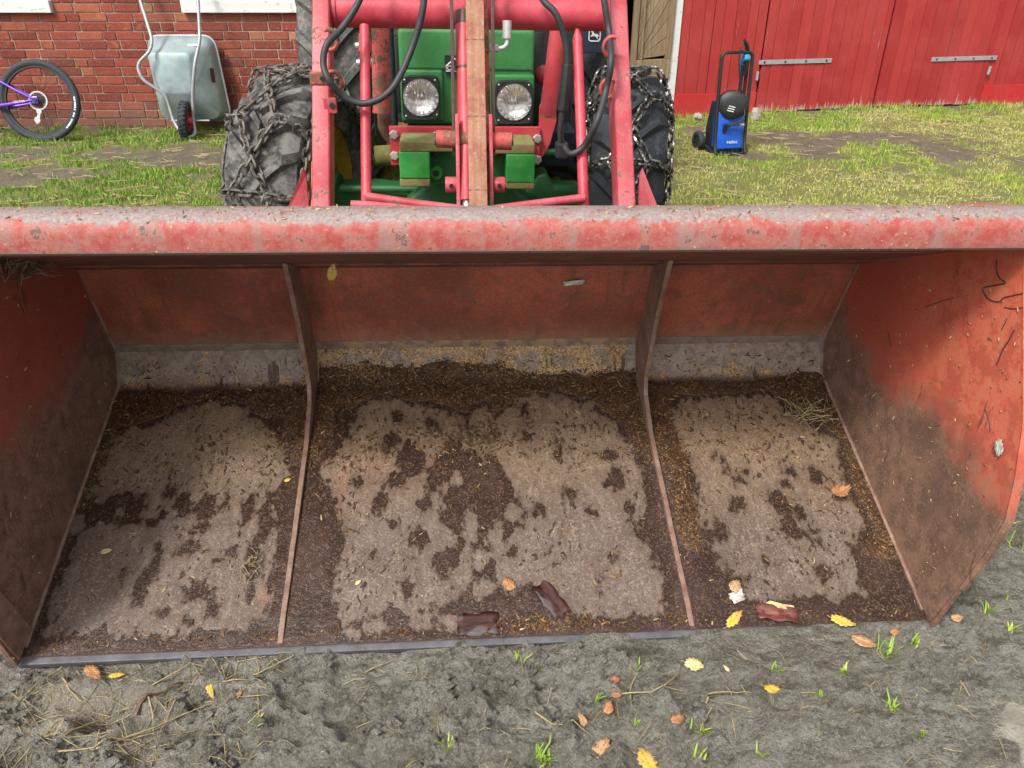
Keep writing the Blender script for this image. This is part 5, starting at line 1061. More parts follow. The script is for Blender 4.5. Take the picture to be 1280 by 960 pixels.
for s in (-1, 1):
    y = s * .062
    cs = bk(MB().tube([BBk + Vector((0, y * .5, 0)), BBk + Vector((.12, y, .0)), AX + Vector((-.03, y, -.002))], [.015, .0165, .0105], 12), 'chain_stay', 'bike_purple', smooth=60)
    bk(MB().tube([ST + Vector((.02, y * .4, -.10)), AX + Vector((-.16, y * .95, .085)), AX + Vector((-.02, y, .012))], [.010, .010, .008], 12), 'seat_stay', 'bike_purple', smooth=60)
    if s < 0:
        ang = math.atan2((AX - BBk).z, (AX - BBk).x)
        mt_ = Matrix.Translation((-.135, -.0765, .331)) @ Matrix.Rotation(-ang, 4, 'Y') @ Matrix.Rotation(R(90), 4, 'X')
        text_obj('lettering', 'VECTOR', .026, 'emblem_white', mt_, cs)
bk(MB().tube([BBk, ST], .017, 14), 'seat_tube', 'bike_purple', smooth=60); bk(MB().tube([BBk, HB], .021, 14), 'down_tube', 'bike_purple', smooth=60); bk(MB().tube([ST + Vector((0.02, 0, -.08)), HT], .018, 14), 'top_tube', 'bike_purple', smooth=60); bk(MB().tube([HB - Vector((-.01, 0, .05)), HT + Vector((.01, 0, .06))], .022, 14), 'head_tube', 'bike_purple', smooth=60)
for s in (-1, 1): bk(MB().tube([HB + Vector((0, s * .05, -.05)), Vector((-1.12, s * .06, RW))], .016, 12), 'fork_leg', 'engine_black', smooth=60)
bk(MB().tube([HT + Vector((.03, -.30, .14)), HT + Vector((.0, -.1, .12)), HT + Vector((.0, .1, .12)), HT + Vector((.03, .30, .14))], .014, 10), 'handlebar', 'engine_black', smooth=60)
bk(MB().box((-.74, -.06, .90), (-.50, .06, .94)), 'saddle', 'engine_black', bevel=.018, bseg=3, smooth=50); bk(MB().tube([ST, ST + Vector((-.03, 0, .13))], .013, 10), 'seat_post', 'engine_black', smooth=60)
bk(MB().lathe([(.0001, 0), (.09, 0), (.09, .004), (.0001, .004)], BBk + Vector((0, -.07, 0)), (0, 1, 0), 36), 'chainring', 'engine_black')
bk(MB().tube([BBk + Vector((0, -.085, 0)), BBk + Vector((-.12, -.085, -.12))], .010, 8), 'crank', 'engine_black', smooth=50); bk(MB().tube([BBk + Vector((0, .07, 0)), BBk + Vector((.12, .085, .12))], .010, 8), 'crank', 'engine_black', smooth=50)
cas = MB()
for k, r in enumerate((.055, .047, .040, .033)): cas.lathe([(r - .007, -.03 - k * .006), (r, -.03 - k * .006), (r, -.033 - k * .006), (r - .007, -.033 - k * .006), (r - .007, -.03 - k * .006)], AX, (0, 1, 0), 30)
bk(cas, 'cassette', 'engine_black')
ro = MB().lathe([(.068, -.024), (.080, -.024), (.080, -.027), (.068, -.027), (.068, -.024)], AX, (0, 1, 0), 40)
for k in range(5):
    a = 2 * math.pi * k / 5 + .3; ro.tube([AX + Vector((.02 * math.cos(a), -.025, .02 * math.sin(a))), AX + Vector((.064 * math.cos(a + .5), -.0255, .064 * math.sin(a + .5)))], .004, 5)
bk(ro, 'spoke_guard', 'bike_alloy')
dr = MB().prism([(.012, RW - .075), (.030, RW - .085), (.006, RW - .19), (-.018, RW - .20), (-.030, RW - .175), (-.012, RW - .15)], 'y', -.066, -.058)
dr.lathe([(.012, 0), (.026, .0), (.026, .008), (.012, .008), (.012, 0)], (-.008, -.068, RW - .165), (0, 1, 0), 18); dr.lathe([(.006, 0), (.022, .0), (.022, .008), (.006, .008), (.006, 0)], (.016, -.068, RW - .095), (0, 1, 0), 18)
bk(dr, 'derailleur', 'bike_alloy', bevel=.001)
bk(MB().box((-.03, -.07, RW - .03), (.02, -.05, RW + .03)), 'dropout', 'bike_purple', bevel=.008); bk(MB().tube([AX + Vector((-.004, -.08, .0)), AX + Vector((-.004, -.05, 0))], .018, 14), 'axle_nut', 'engine_black', smooth=50)

# ------------------------------------------------------------------ pressure washer
pw = empty('pressure_washer', (1.765, 6.56, 0), R(13)); pw.scale = (1.06, 1, .905)
tag(pw, 'blue and black pressure washer with hose reel on wheels, standing by the red barn', 'pressure washer')
def pb(mb, nm, mt, parent=None, **k): o = mb.build(nm, mt, None, **k); o.parent = parent or pw; return o
fr_ = fillet([(-.125, -.13, .025), (-.125, -.09, .12), (-.125, -.06, .4), (-.125, -.03, .86), (.125, -.03, .86), (.125, -.06, .4), (.125, -.09, .12), (.125, -.13, .025)], .05, 5)
pb(MB().tube(fr_, .0135, 12), 'frame_tube', 'black_plastic', smooth=60)
pb(MB().tube(fillet([(-.125, .10, .06), (-.125, -.13, .018), (.125, -.13, .018), (.125, .10, .06)], .05, 5), .013, 12), 'foot_loop', 'black_plastic', smooth=60)
pb(MB().prism([(-.105, .05), (-.06, .42), (.05, .42), (.10, .30), (.10, .05)], 'x', -.112, .112), 'body_shell', 'washer_blue', bevel=.02, bseg=3, smooth=40)
pb(MB().prism([(-.02, .06), (.10, .06), (.12, .2), (.07, .45), (.0, .45)], 'x', -.117, .117), 'side_cover', 'navy', bevel=.012, smooth=40)
reel = pb(MB().lathe([(.0001, .05), (.05, .05), (.105, .042), (.118, .03), (.122, .0), (.122, -.06), (.105, -.07), (.0001, -.07)], (.0, -.055, .43), (-.35, -1, .12), 40), 'hose_reel', 'black_plastic', smooth=35)
rt = text_obj('lettering', 'III', .075, 'emblem_white', Matrix.Translation((-.028, -.108, .405)) @ Matrix.Rotation(R(-19), 4, 'Z') @ Matrix.Rotation(R(90), 4, 'X') @ Matrix.Rotation(R(75), 4, 'Z'), reel)
lt = text_obj('lettering', 'Nilfisk', .036, 'emblem_white', Matrix.Translation((.015, -.106, .115)) @ Matrix.Rotation(R(83), 4, 'X'), None); lt.parent = pw
pb(MB().tube([(-.055, -.098, .27), (-.055, -.085, .20)], .016, 12), 'switch_slot', 'navy', smooth=50)
pb(MB().tube([(-.045, -.105, .265), (.075, -.115, .268)], .008, 10), 'outlet_pipe', 'link_brown', smooth=50); pb(MB().tube([(.05, -.125, .268), (.08, -.125, .268)], .016, 12), 'outlet_nut', 'galvanised', smooth=50); pb(MB().tube([(-.06, -.12, .267), (-.03, -.12, .267)], .016, 12), 'inlet_nut', 'black_plastic', smooth=50)
for s in (-1, 1):
    w_ = empty('wheel', (s * .155, .14, .085)); w_.parent = pw
    pb(MB().lathe([(.05, -.022), (.078, -.022), (.085, -.012), (.085, .012), (.078, .022), (.05, .022)], (0, 0, 0), (1, 0, 0), 32), 'tyre', 'bike_tyre', w_, smooth=40)
    rb = MB().lathe([(.052, -.016), (.045, -.01), (.02, -.014), (.0001, -.014)], (0, 0, 0), (1, 0, 0), 24).lathe([(.052, .016), (.045, .01), (.02, .014), (.0001, .014)], (0, 0, 0), (1, 0, 0), 24)
    for k in range(6): a = k * math.pi / 3; rb.box((-.017, -.006, .015), (.017, .006, .05), Matrix.Rotation(a, 4, 'X'))
    pb(rb, 'rim', 'black_plastic', w_, smooth=30)
pb(MB().tube([(-.155, .14, .085), (.155, .14, .085)], .01, 8), 'axle', 'black_plastic')
gun = pb(MB().prism([(-.05, .80), (-.02, .88), (.02, .86), (.035, .78), (.03, .66), (.0, .66), (.005, .76)], 'x', .06, .105), 'spray_gun', 'washer_cyan', bevel=.012, bseg=3, smooth=40)
pb(MB().tube([(.03, -.045, .96), (.07, -.035, .90), (.10, -.005, .80)], [.012, .016, .019], 12), 'gun_handle', 'black_plastic', gun, smooth=50)
pb(MB().prism([(-.055, .79), (-.047, .80), (-.012, .66), (-.035, .665)], 'x', .068, .098), 'gun_trigger_guard', 'black_plastic', gun, bevel=.004)
for x in (.07, .108): pb(MB().tube([(x, .0, .75), (x, -.01, .42)], .013, 10), 'lance', 'black_plastic', smooth=50)
pb(MB().tube(spline([(.03, -.05, .95), (.0, -.06, .85), (.02, -.08, .65), (.06, -.11, .45), (.07, -.14, .36), (.04, -.15, .31), (-.02, -.14, .28)], 8), .006, 8), 'pressure_hose', 'black_plastic', smooth=60)

# ------------------------------------------------------------------ loose stones by the barn wall
def rock(loc, s, label, seed):
    rr = random.Random(seed); bm = bmesh.new(); bmesh.ops.create_icosphere(bm, subdivisions=2, radius=1)
    for v in bm.verts: k = 1 + rr.uniform(-.16, .16); v.co = Vector((v.co.x * s[0], v.co.y * s[1], v.co.z * s[2])) * k
    me = bpy.data.meshes.new('stone'); bm.to_mesh(me); bm.free(); me.materials.append(M['stone_grey']); o = bpy.data.objects.new('stone', me); COL.objects.link(o); o.location = loc; tag(o, label, 'stone', 'loose stones by the barn')
rock((2.42, 7.98, .04), (.05, .04, .075), 'pale upright stone behind the pressure washer at the barn foot', 1)
rock((1.86, 8.03, .02), (.05, .05, .035), 'small round stone at the left foot of the red barn plinth', 2)
rock((1.83, 7.35, .02), (.05, .04, .03), 'pale flat stone in the grass left of the pressure washer', 3)
# ------------------------------------------------------------------ grass on the yard (one mass of blades)
def blades(n, sampler, hmin, hmax, wmin, wmax, name, label):
    x, y, hs_, tone = sampler(n); m = len(x); z = gh(x, y)
    a = RNG.uniform(0, 2 * np.pi, m); hgt = RNG.uniform(hmin, hmax, m) * hs_; wd = RNG.uniform(wmin, wmax, m); ln = RNG.uniform(.1, .9, m) * hgt; la = RNG.uniform(0, 2 * np.pi, m)
    dx, dy = np.cos(a) * wd / 2, np.sin(a) * wd / 2; lx, ly = np.cos(la) * ln, np.sin(la) * ln
    V = np.zeros((m, 5, 3))
    V[:, 0] = np.stack([x - dx, y - dy, z - .004], 1); V[:, 1] = np.stack([x + dx, y + dy, z - .004], 1)
    V[:, 2] = np.stack([x + dx * .8 + lx * .4, y + dy * .8 + ly * .4, z + hgt * .6], 1); V[:, 3] = np.stack([x - dx * .8 + lx * .4, y - dy * .8 + ly * .4, z + hgt * .6], 1)
    V[:, 4] = np.stack([x + lx, y + ly, z + hgt * np.where(tone > .85, .75, 1.0)], 1)
    b = np.arange(m)[:, None] * 5
    F = np.concatenate([b + np.array([[0, 1, 2]]), b + np.array([[0, 2, 3]]), b + np.array([[3, 2, 4]])], 0)
    o = raw_mesh(name, V.reshape(-1, 3), F, 'grass_blade', {'tone': np.repeat(tone, 5)}); tag(o, label, 'grass', kind='stuff'); return o
def in_view(x, y): return (np.abs(x) < .75 * y + .6)
def yard(n):
    x = RNG.uniform(-6.2, 7.2, n); y = 2.7 + (RNG.uniform(0, 1, n) ** .85) * 6.2
    wall = np.where(x < .6, WY, 8.129 + (x - 1.649) * .2018)
    g = patches(x, y); keep = (y < wall - .02) & in_view(x, y) & ~((np.abs(x + .1) < .42) & (y > 2.2) & (y < 6)) & (RNG.uniform(0, 1, n) < sstep(.32, .85, g) ** 1.2 * (.25 + 1.1 * sstep(.35, .62, fbm(x, y, 7, 3, 95))))
    x, y, g, wall = x[keep], y[keep], g[keep], wall[keep]; m = len(x)
    edge = np.clip(1 - (wall - y) / .45, 0, 1); lush = sstep(.4, .62, fbm(x, y, 1.6, 4, 91) + .22 * (x < 0) + .15 * edge + .16 * np.exp(-(((x - 2.3) / .9) ** 2 + ((y - 7.9) / .3) ** 2)))
    hs_ = .55 + .5 * lush + .95 * edge * (.4 + .6 * fbm(x, y, 3, 3, 93)) * 1.0
    tone = np.clip(.78 - .45 * lush + RNG.normal(0, .17, m) + .06 * (x > 0) - .12 * (x < 0), 0, 1)
    return x, y, hs_, tone
blades(480000, yard, .014, .042, .003, .0065, 'grass', 'short trodden grass and moss with bare earth patches covering the yard')
# dead stalks lying on the yard
m = 3200; x = RNG.uniform(-5.5, 6.5, m); y = RNG.uniform(2.8, 8.4, m); k = (y < np.where(x < .6, WY, 8.129 + (x - 1.649) * .2018) - .1) & in_view(x, y); x, y = x[k], y[k]; m = len(x)
a = RNG.uniform(-1.6, 1.6, m); L = RNG.uniform(.03, .14, m); wd = .0025; z = gh(x, y) + .012 + RNG.uniform(0, .02, m)
V = np.zeros((m, 4, 3)); c_, s_ = np.cos(a), np.sin(a)
for q, (u, v) in enumerate(((-.5, -1), (.5, -1), (.5, 1), (-.5, 1))): V[:, q] = np.stack([x + c_ * u * L - s_ * v * wd, y + s_ * u * L + c_ * v * wd, z + (v > 0) * .003], 1)
o = raw_mesh('dead_stalks', V.reshape(-1, 3), np.arange(m)[:, None] * 4 + np.arange(4)[None], 'straw_stalk'); tag(o, 'dry straw stalks strewn over the grass of the yard', 'straw', kind='stuff')

# ------------------------------------------------------------------ wood chips lying in the bucket
def chip_mesh(pts, nrm, size, tone, name):
    m = len(pts); q = RNG.normal(size=(m, 3)); q = q - nrm * (q * nrm).sum(1)[:, None]; q /= np.linalg.norm(q, axis=1)[:, None]; r = np.cross(nrm, q)
    tilt = RNG.normal(0, .28, (m, 1)); q = q + nrm * tilt; L = size[:, :1]; W_ = size[:, 1:2]; T_ = size[:, 1:2] * .45
    V = np.zeros((m, 8, 3)); i = 0
    for t in (0, 1):
        for (u, v) in ((-.5, -.5), (.5, -.3), (.5, .4), (-.5, .5)): V[:, i] = pts + q * u * L + r * v * W_ + nrm * (T_ * t + .0006); i += 1
    b = np.arange(m)[:, None] * 8
    F = np.concatenate([b + np.array([f]) for f in ((4, 5, 6, 7), (0, 1, 5, 4), (1, 2, 6, 5), (2, 3, 7, 6), (3, 0, 4, 7))], 0)
    return raw_mesh(name, V.reshape(-1, 3), F, 'chips', {'tone': np.repeat(tone, 8)})
MR = np.array(MROT); MCn = np.array(MC)
def b2w(P): return (P - MCn) @ MR.T + np.array([0, 0, H])
def floor_pts(x, s): a, b, c = floor_prof(s); return np.stack([x, a, b], 1)
def lookup(arr, x, s):
    i = np.clip(((x + 1.1) / 2.2 * (nx - 1)).astype(int), 0, nx - 1); j = np.clip((s / (FL + BUP) * (ny - 1)).astype(int), 0, ny - 1); return arr.reshape(ny, nx)[j, i]
n = 170000; x = RNG.uniform(-1.09, 1.09, n); s = RNG.uniform(.01, FL + .07, n)
pr = .008 + .30 * np.clip(lookup(deb, x, s), 0, 1) ** 1.5 + .03 * (s > .5)
pr = pr + .16 * (s < .05) * np.exp(-((x - .10) / .12) ** 2) * 2 + .05 * (s < .035) + .12 * np.exp(-(((x - 1.0) / .07) ** 2 + ((s - .36) / .07) ** 2)) + .3 * np.exp(-(((x - .47) / .03) ** 2 + ((s - .03) / .02) ** 2))
k = RNG.uniform(0, 1, n) < pr * (.5 + 1.0 * (fbm(x, s, 18, 3, 33) > .48)); x, s = x[k], s[k]; m = len(x)
P_ = floor_pts(x, s) + np.array([0, -FD[1], FD[0]]) * (RNG.uniform(0, .010, m) * lookup(deb, x, s))[:, None]
big = RNG.uniform(0, 1, m) ** 5; size = np.stack([.003 + .015 * big + .004 * RNG.uniform(0, 1, m), .0012 + .0016 * RNG.uniform(0, 1, m) + .0025 * big], 1)
tone = np.clip(RNG.beta(1.0, 3.0, m) + .25 * (lookup(deb, x, s) < .2) * RNG.uniform(0, 1, m) + .2 * np.exp(-(((s - .70) / .06) ** 2)) * (np.abs(x) < .5) * RNG.uniform(0, 1, m), 0, 1)
N1 = np.tile(MR @ np.array([0, -FD[1], FD[0]]), (m, 1))
# on the chamfer panel and clinging to the sides
n2 = 5200; x2 = RNG.uniform(-1.08, 1.08, n2); t2 = RNG.uniform(0, 1, n2); x2 = np.where(RNG.uniform(0, 1, n2) < .55, RNG.uniform(-.48, .47, n2), x2)
e = np.array([B2[0] - B1[0], B2[1] - B1[1]]); e = e / np.hypot(*e); nn = np.array([0, -e[1], e[0]])
t2 = t2 ** 1.3; k2 = RNG.uniform(0, 1, n2) < sstep(.40, .58, fbm(x2, t2 * .1, 14, 4, 66)); x2, t2 = x2[k2], t2[k2]; P2 = floor_pts(x2, FL + t2 * BUP) + nn * .001
n3 = 900; x3 = np.where(RNG.uniform(0, 1, n3) < .7, 1.0995, -1.0995); y3 = RNG.uniform(-.08, .75, n3); z3 = .04 + RNG.uniform(0, 1, n3) ** 1.2 * .85; ok = (z3 > .05 + .36 * np.clip(y3, 0, 1)) & (z3 < .98 - .42 * np.clip(y3 - .1, 0, 1)) & (y3 > -.05 - .05 * (z3 > .2) + .2 * np.clip(z3 - .5, 0, 1)); x3, y3, z3 = x3[ok], y3[ok], z3[ok]
P3 = np.stack([x3, y3, z3], 1)
n4 = 700; x4 = RNG.uniform(-1.1, 1.1, n4); k4 = RNG.uniform(0, 1, n4) < .25 + .75 * (fbm(x4, x4 * 0, 3, 3, 9) > .5); x4 = x4[k4]; yy = RNG.uniform(.078, .16, len(x4)); zt = np.interp(yy, [.078, .081, .0905, .103, .118, .165], [1.038, 1.044, 1.051, 1.0545, 1.0545, 1.047]); P4 = np.stack([x4, yy, zt], 1)
allP = b2w(np.concatenate([P_, P2, P3, P4])); allN = np.concatenate([N1, np.tile(MR @ nn, (len(P2), 1)), np.stack([-np.sign(x3), x3 * 0, x3 * 0], 1) @ MR.T, np.tile(MR @ np.array([0, -.3, .95]), (len(P4), 1))])
q2 = RNG.uniform(0, 1, (len(P2) + len(P3) + len(P4), 1)) ** 4; size = np.concatenate([size, np.concatenate([.0025 + .009 * q2, .0013 + .002 * q2], 1)]); tone = np.concatenate([tone, np.clip(RNG.normal(.72, .2, len(q2)), 0, 1)])
wc_ = chip_mesh(allP, allN, size, tone, 'wood_chips'); tag(wc_, 'brown wood chips and sawdust lying in the back of the loader bucket', 'wood chips', kind='stuff')

# ------------------------------------------------------------------ leaves, bark, twigs, sprouts: each its own thing
def leaf(loc, size, rz, mat, label, nrm=(0, 0, 1), aspect=.80, curl=.10, name='fallen_leaf', cat='leaf', group=None, seed=None, lift=.004, teeth=.10):
    rr = random.Random(seed if seed is not None else sum(map(ord, label))); n = 26; ring = []
    for i in range(n):
        a = 2 * math.pi * i / n; r = (.5 + (teeth * (.5 if i % 2 else -.5)) + rr.uniform(-.05, .04)); px, py = math.cos(a) * r, math.sin(a) * r * aspect
        px += .16 * math.cos(a) ** 15 if math.cos(a) > 0 else 0
        py *= 1 - .28 * max(0, px); ring.append((px, py))
    vs = [(0, 0, 0)]; 
    for f in (.5, 1.0): vs += [(px * f, py * f, 0) for px, py in ring]
    fold = rr.uniform(.5, 1.2) * curl; tw = rr.uniform(-.5, .5)
    V = [Vector((x * size, y * size, size * (fold * abs(y) * 1.4 + curl * (x * x) + tw * x * y * .5 + rr.uniform(-.02, .02)) + lift)) for x, y, z in vs]
    F = [(0, 1 + i, 1 + (i + 1) % n) for i in range(n)] + [(1 + i, 1 + n + i, 1 + n + (i + 1) % n, 1 + (i + 1) % n) for i in range(n)]
    mb = MB().add(V, F); o = mb.build(name, mat, None, smooth=25, solid=.0005)
    o.rotation_mode = 'QUATERNION'; o.rotation_quaternion = Vector((0, 0, 1)).rotation_difference(Vector(nrm)) @ Matrix.Rotation(rz, 3, 'Z').to_quaternion()
    o.location = loc
    st = MB().tube([V[1 + n + n // 2], V[1 + n + n // 2] * 1.25 + Vector((0, size * .06, 0))], size * .014, 5).build('leaf_stalk', mat, None); st.parent = o
    tag(o, label, cat, group or ('fallen leaves scattered in and before the bucket' if cat == 'leaf' else None)); return o
FN = MROT @ Vector((0, -FD[1], FD[0]))
def fw(x, s, up=0.0): return mworld(fpt(x, s, up))
def gw(x, y, up=.002): return Vector((x, y, float(gh(x, y)) + up))
leaf(fw(.046, .135), .040, 2.2, 'leaf_orange', 'orange birch leaf lying on the bucket floor just above the pieces of dark bark', FN)
leaf(fw(.627, .106), .034, 1.0, 'leaf_tan', 'round tan leaf on the bucket floor above the small white flake', FN, .95, .12)
leaf(fw(.602, .018), .058, .75, 'leaf_yellow', 'narrow yellow leaf on the bucket lip left of the red bark piece', FN, .42)
leaf(fw(.873, .000, .006), .055, -.3, 'leaf_yellow', 'broad yellow leaf on the bucket lip right of the red bark piece', FN, .5)
leaf(fw(-.982, .267), .026, .3, 'leaf_cream', 'small cream leaf on the left bay of the bucket floor', FN, .6)
leaf(fw(-.55, .47), .018, .5, 'leaf_yellow', 'tiny yellow leaf scrap beside the left divider in the bucket', FN, .6)
leaf(fw(-.335, .155), .018, .8, 'leaf_cream', 'tiny pale yellow scrap near the lip just right of the left divider', FN, .5)
leaf(mworld((-.383, .515, .775)), .040, 1.6, 'leaf_yellow', 'pale yellow leaf caught hanging under the top beam of the bucket', (MROT @ Vector((.2, -1, .1))), .62)
leaf(fw(.986, .363, .02), .050, .4, 'leaf_orange', 'curled orange leaf in the debris by the right bucket wall', FN, .8, .9)
for (x, y, s, rz, mt, lb, asp) in ((.857, 1.326, .052, -.5, 'leaf_tan', 'large orange-tan leaf on the mud just right of the lip yellow leaf', .72), (.945, 1.352, .026, .4, 'leaf_orange', 'small orange leaf standing behind the grass tuft by the right bucket corner', .7), (.43, 1.261, .040, -.3, 'leaf_cream', 'pale cream-yellow leaf flat on the wet mud in front of the right divider', .8),
        (.602, 1.193, .042, -.4, 'leaf_yellow', 'yellow leaf with orange blotch alone on the mud below the right bay', .7), (.191, 1.046, .046, .9, 'leaf_tan', 'tan-orange leaf at the bottom edge left of the yellow pair', .85), (.286, 1.025, .048, 1.9, 'leaf_yellow', 'upper yellow leaf of the overlapping pair at the bottom edge', .8), (.292, 1.004, .034, .2, 'leaf_yellow', 'lower yellow leaf of the overlapping pair at the bottom edge', .8),
        (.236, 1.228, .036, .5, 'leaf_orange', 'orange leaf sunk in the mud right below the middle bay', .7), (.214, 1.133, .030, 1.2, 'leaf_orange', 'rusty orange leaf midway between the lip and the bottom edge', .8), (.158, 1.112, .036, 2.0, 'leaf_tan', 'torn tan leaf trodden into the mud left of the rusty orange one', .5), (.357, 1.092, .032, .4, 'leaf_orange', 'brown-orange leaf beside the sprout right of the yellow pair', .75),
        (.238, 1.178, .024, .2, 'leaf_orange', 'small orange leaf beside the green sprout under the middle bay', .7), (-.978, 1.231, .052, -.6, 'leaf_orange', 'folded orange leaf among straw below the left bucket corner', .5), (1.125, 1.401, .030, .2, 'leaf_tan', 'small tan leaf on the mud outside the right bucket corner', .8), (-.93, 1.235, .034, .2, 'leaf_yellow', 'narrow yellow leaf beside the folded orange one at the left corner', .4), (-.62, 1.17, .022, .9, 'leaf_orange', 'tiny orange scrap beside the twig on the left mud', .6), (.50, 1.235, .018, 2.2, 'leaf_cream', 'tiny yellow scrap just right of the cream leaf on the mud', .5), (-.69, 1.185, .05, -1.0, 'leaf_yellow', 'long narrow yellow leaf lying by the brown twig', .3)):
    leaf(gw(x, y, .006), s, rz, mt, lb, (random.uniform(-.15, .15), random.uniform(-.3, 0), 1), asp)
def bark(loc, L, Wd, rz, mat, label, nrm, thick=.006, inner=False, curve=.4):
    mb = MB(); n = 7; vs = []; rr = random.Random(L)
    for i in range(n):
        u = (i / (n - 1) - .5) * L
        for j in range(6):
            v = (j / 5 - .5) * Wd * (1 + rr.uniform(-.08, .08)); uu = u + (rr.uniform(-.12, .12) * Wd if i in (0, n - 1) else 0)
            uu += L * .05 * math.sin(j * 2.3 + L * 90) * (1 if i in (0, n - 1) else .3); v += Wd * .05 * math.sin(i * 2.1 + L * 50)
            vs.append((uu, v, curve * Wd * ((j / 5 - .5) ** 2 + .12 * math.sin(i * 1.7 + j)) + rr.uniform(-.0012, .0012) + .002))
    fs = [(i * 6 + j, (i + 1) * 6 + j, (i + 1) * 6 + j + 1, i * 6 + j + 1) for i in range(n - 1) for j in range(5)]
    o = mb.add(vs, fs).build('bark_piece', mat, None, smooth=20, solid=min(thick, .0025))
    o.rotation_mode = 'QUATERNION'; o.rotation_quaternion = Vector((0, 0, 1)).rotation_difference(Vector(nrm)) @ Matrix.Rotation(rz, 3, 'Z').to_quaternion(); o.location = loc
    if inner:
        e = MB().add([(-L * .42, Wd * .42, .004), (-L * .2, Wd * .75, .010), (L * .1, Wd * .62, .012), (L * .4, Wd * .66, .008), (L * .46, Wd * .40, .004), (0, Wd * .38, .006)], [(0, 1, 5), (1, 2, 5), (2, 3, 5), (3, 4, 5)]).build('inner_bark', 'bark_inner', None, solid=.003); e.parent = o
    tag(o, label, 'bark', 'pieces of bark in the bucket'); return o
bark(fw(.151, .088), .100, .046, -.95, 'bark_dark', 'shiny dark red-brown bark strip lying aslant on the middle of the bucket floor', FN, .002)
bark(fw(-.035, .034), .105, .055, .12, 'bark_dark', 'flat dark red bark scrap on the bucket lip left of the aslant one', FN, .0015, False, .06)
bark(fw(.719, .028), .098, .040, -.12, 'bark_red', 'brick red bark piece with cream inner side on the lip of the right bay', FN, .006, True, .7)
bark(fw(.627, .078), .038, .028, .4, 'birch_white', 'small white and black birch bark flake below the round tan leaf', FN, .002, False, .6)
pnb = MROT @ Vector((0, -.947, -.322)).normalized()
bark(mworld((.265, .733, .655)), .060, .016, .15, 'birch_white', 'white bark shaving stuck on the back panel of the bucket', pnb, .002, False, .5)
bark(mworld((.51, .742, .633)), .042, .008, 1.1, 'birch_white', 'thin pale splinter on the back panel right of the right divider', pnb, .002, False, .3)
leaf(mworld((1.098, -.018, .564)), .034, .3, 'birch_white', 'round white blob stuck to the front edge of the right bucket side', MROT @ Vector((-1, 0, 0)), .9, .1, 'lichen_spot', 'white spot')
# nest of dry grass in the left corner under the beam, tuft in the right rear corner
def wad(name, ctr, r, n, label, mat, cat, seed, wdt=.0022, flat=(1, 1, 1), Lr=(.03, .10)):
    rr = np.random.default_rng(seed); mb = MB()
    for i in range(n):
        p = Vector(ctr) + Vector((rr.normal() * r[0], rr.normal() * r[1], rr.normal() * r[2])); d = Vector((rr.normal() * flat[0], rr.normal() * flat[1], rr.normal() * flat[2])).normalized() * rr.uniform(*Lr)
        sd_ = Vector((rr.normal(), rr.normal(), rr.normal())) * .012
        mb.tube([p - d * .5, p + sd_, p + d * .5], [wdt * .6, wdt, wdt * .4], 3, cap=False)
    return tag(mb.build(name, mat, None), label, cat, 'wads of dry grass in the bucket')
wad('dry_grass_clump', mworld((-1.07, .42, .845)), (.022, .03, .018), 70, 'wad of dry grass and dirt stuck in the upper left corner of the bucket', 'nest_dry', 'grass clump', 3)
wad('dry_grass_clump', mworld((.985, .60, .275)), (.045, .03, .012), 60, 'tuft of dry grass in the rear right corner of the bucket floor', 'straw_stalk', 'grass clump', 4, .0012, (1, 1, .5))
wad('dry_grass_clump', mworld((-.60, .19, .11)), (.014, .03, .004), 26, 'small wisp of straw against the left divider near the lip', 'straw_stalk', 'grass clump', 5, .0012, (.6, 1, .4), (.02, .06))
# straws and twigs lying on the mud
def stalk(x, y, L, ang, r, mat, label, name='straw', cat='straw', bend=.06, seed=0, group=None):
    rr = random.Random(seed); pts = []
    for t in np.linspace(-.5, .5, 7):
        o_ = bend * L * math.cos(t * math.pi) + rr.uniform(-.01, .01) * L; px = x + math.cos(ang) * t * L - math.sin(ang) * o_; py = y + math.sin(ang) * t * L + math.cos(ang) * o_
        pts.append(gw(px, py, r + .004))
    hz_ = [p.z for p in pts]; 
    for i, p in enumerate(pts): p.z = max(p.z, (hz_[0] * (6 - i) + hz_[-1] * i) / 6)
    return tag(MB().tube(pts, [r * (1.1 - .12 * i) for i in range(7)], 6).build(name, mat, None, smooth=60), label, cat, group)
stalk(-.80, 1.165, .115, 1.0, .0048, 'twig_brown', 'dark brown twig lying aslant on the mud below the left bay', 'twig', 'twig', .04, 1)
SG = 'straws scattered on the mud'
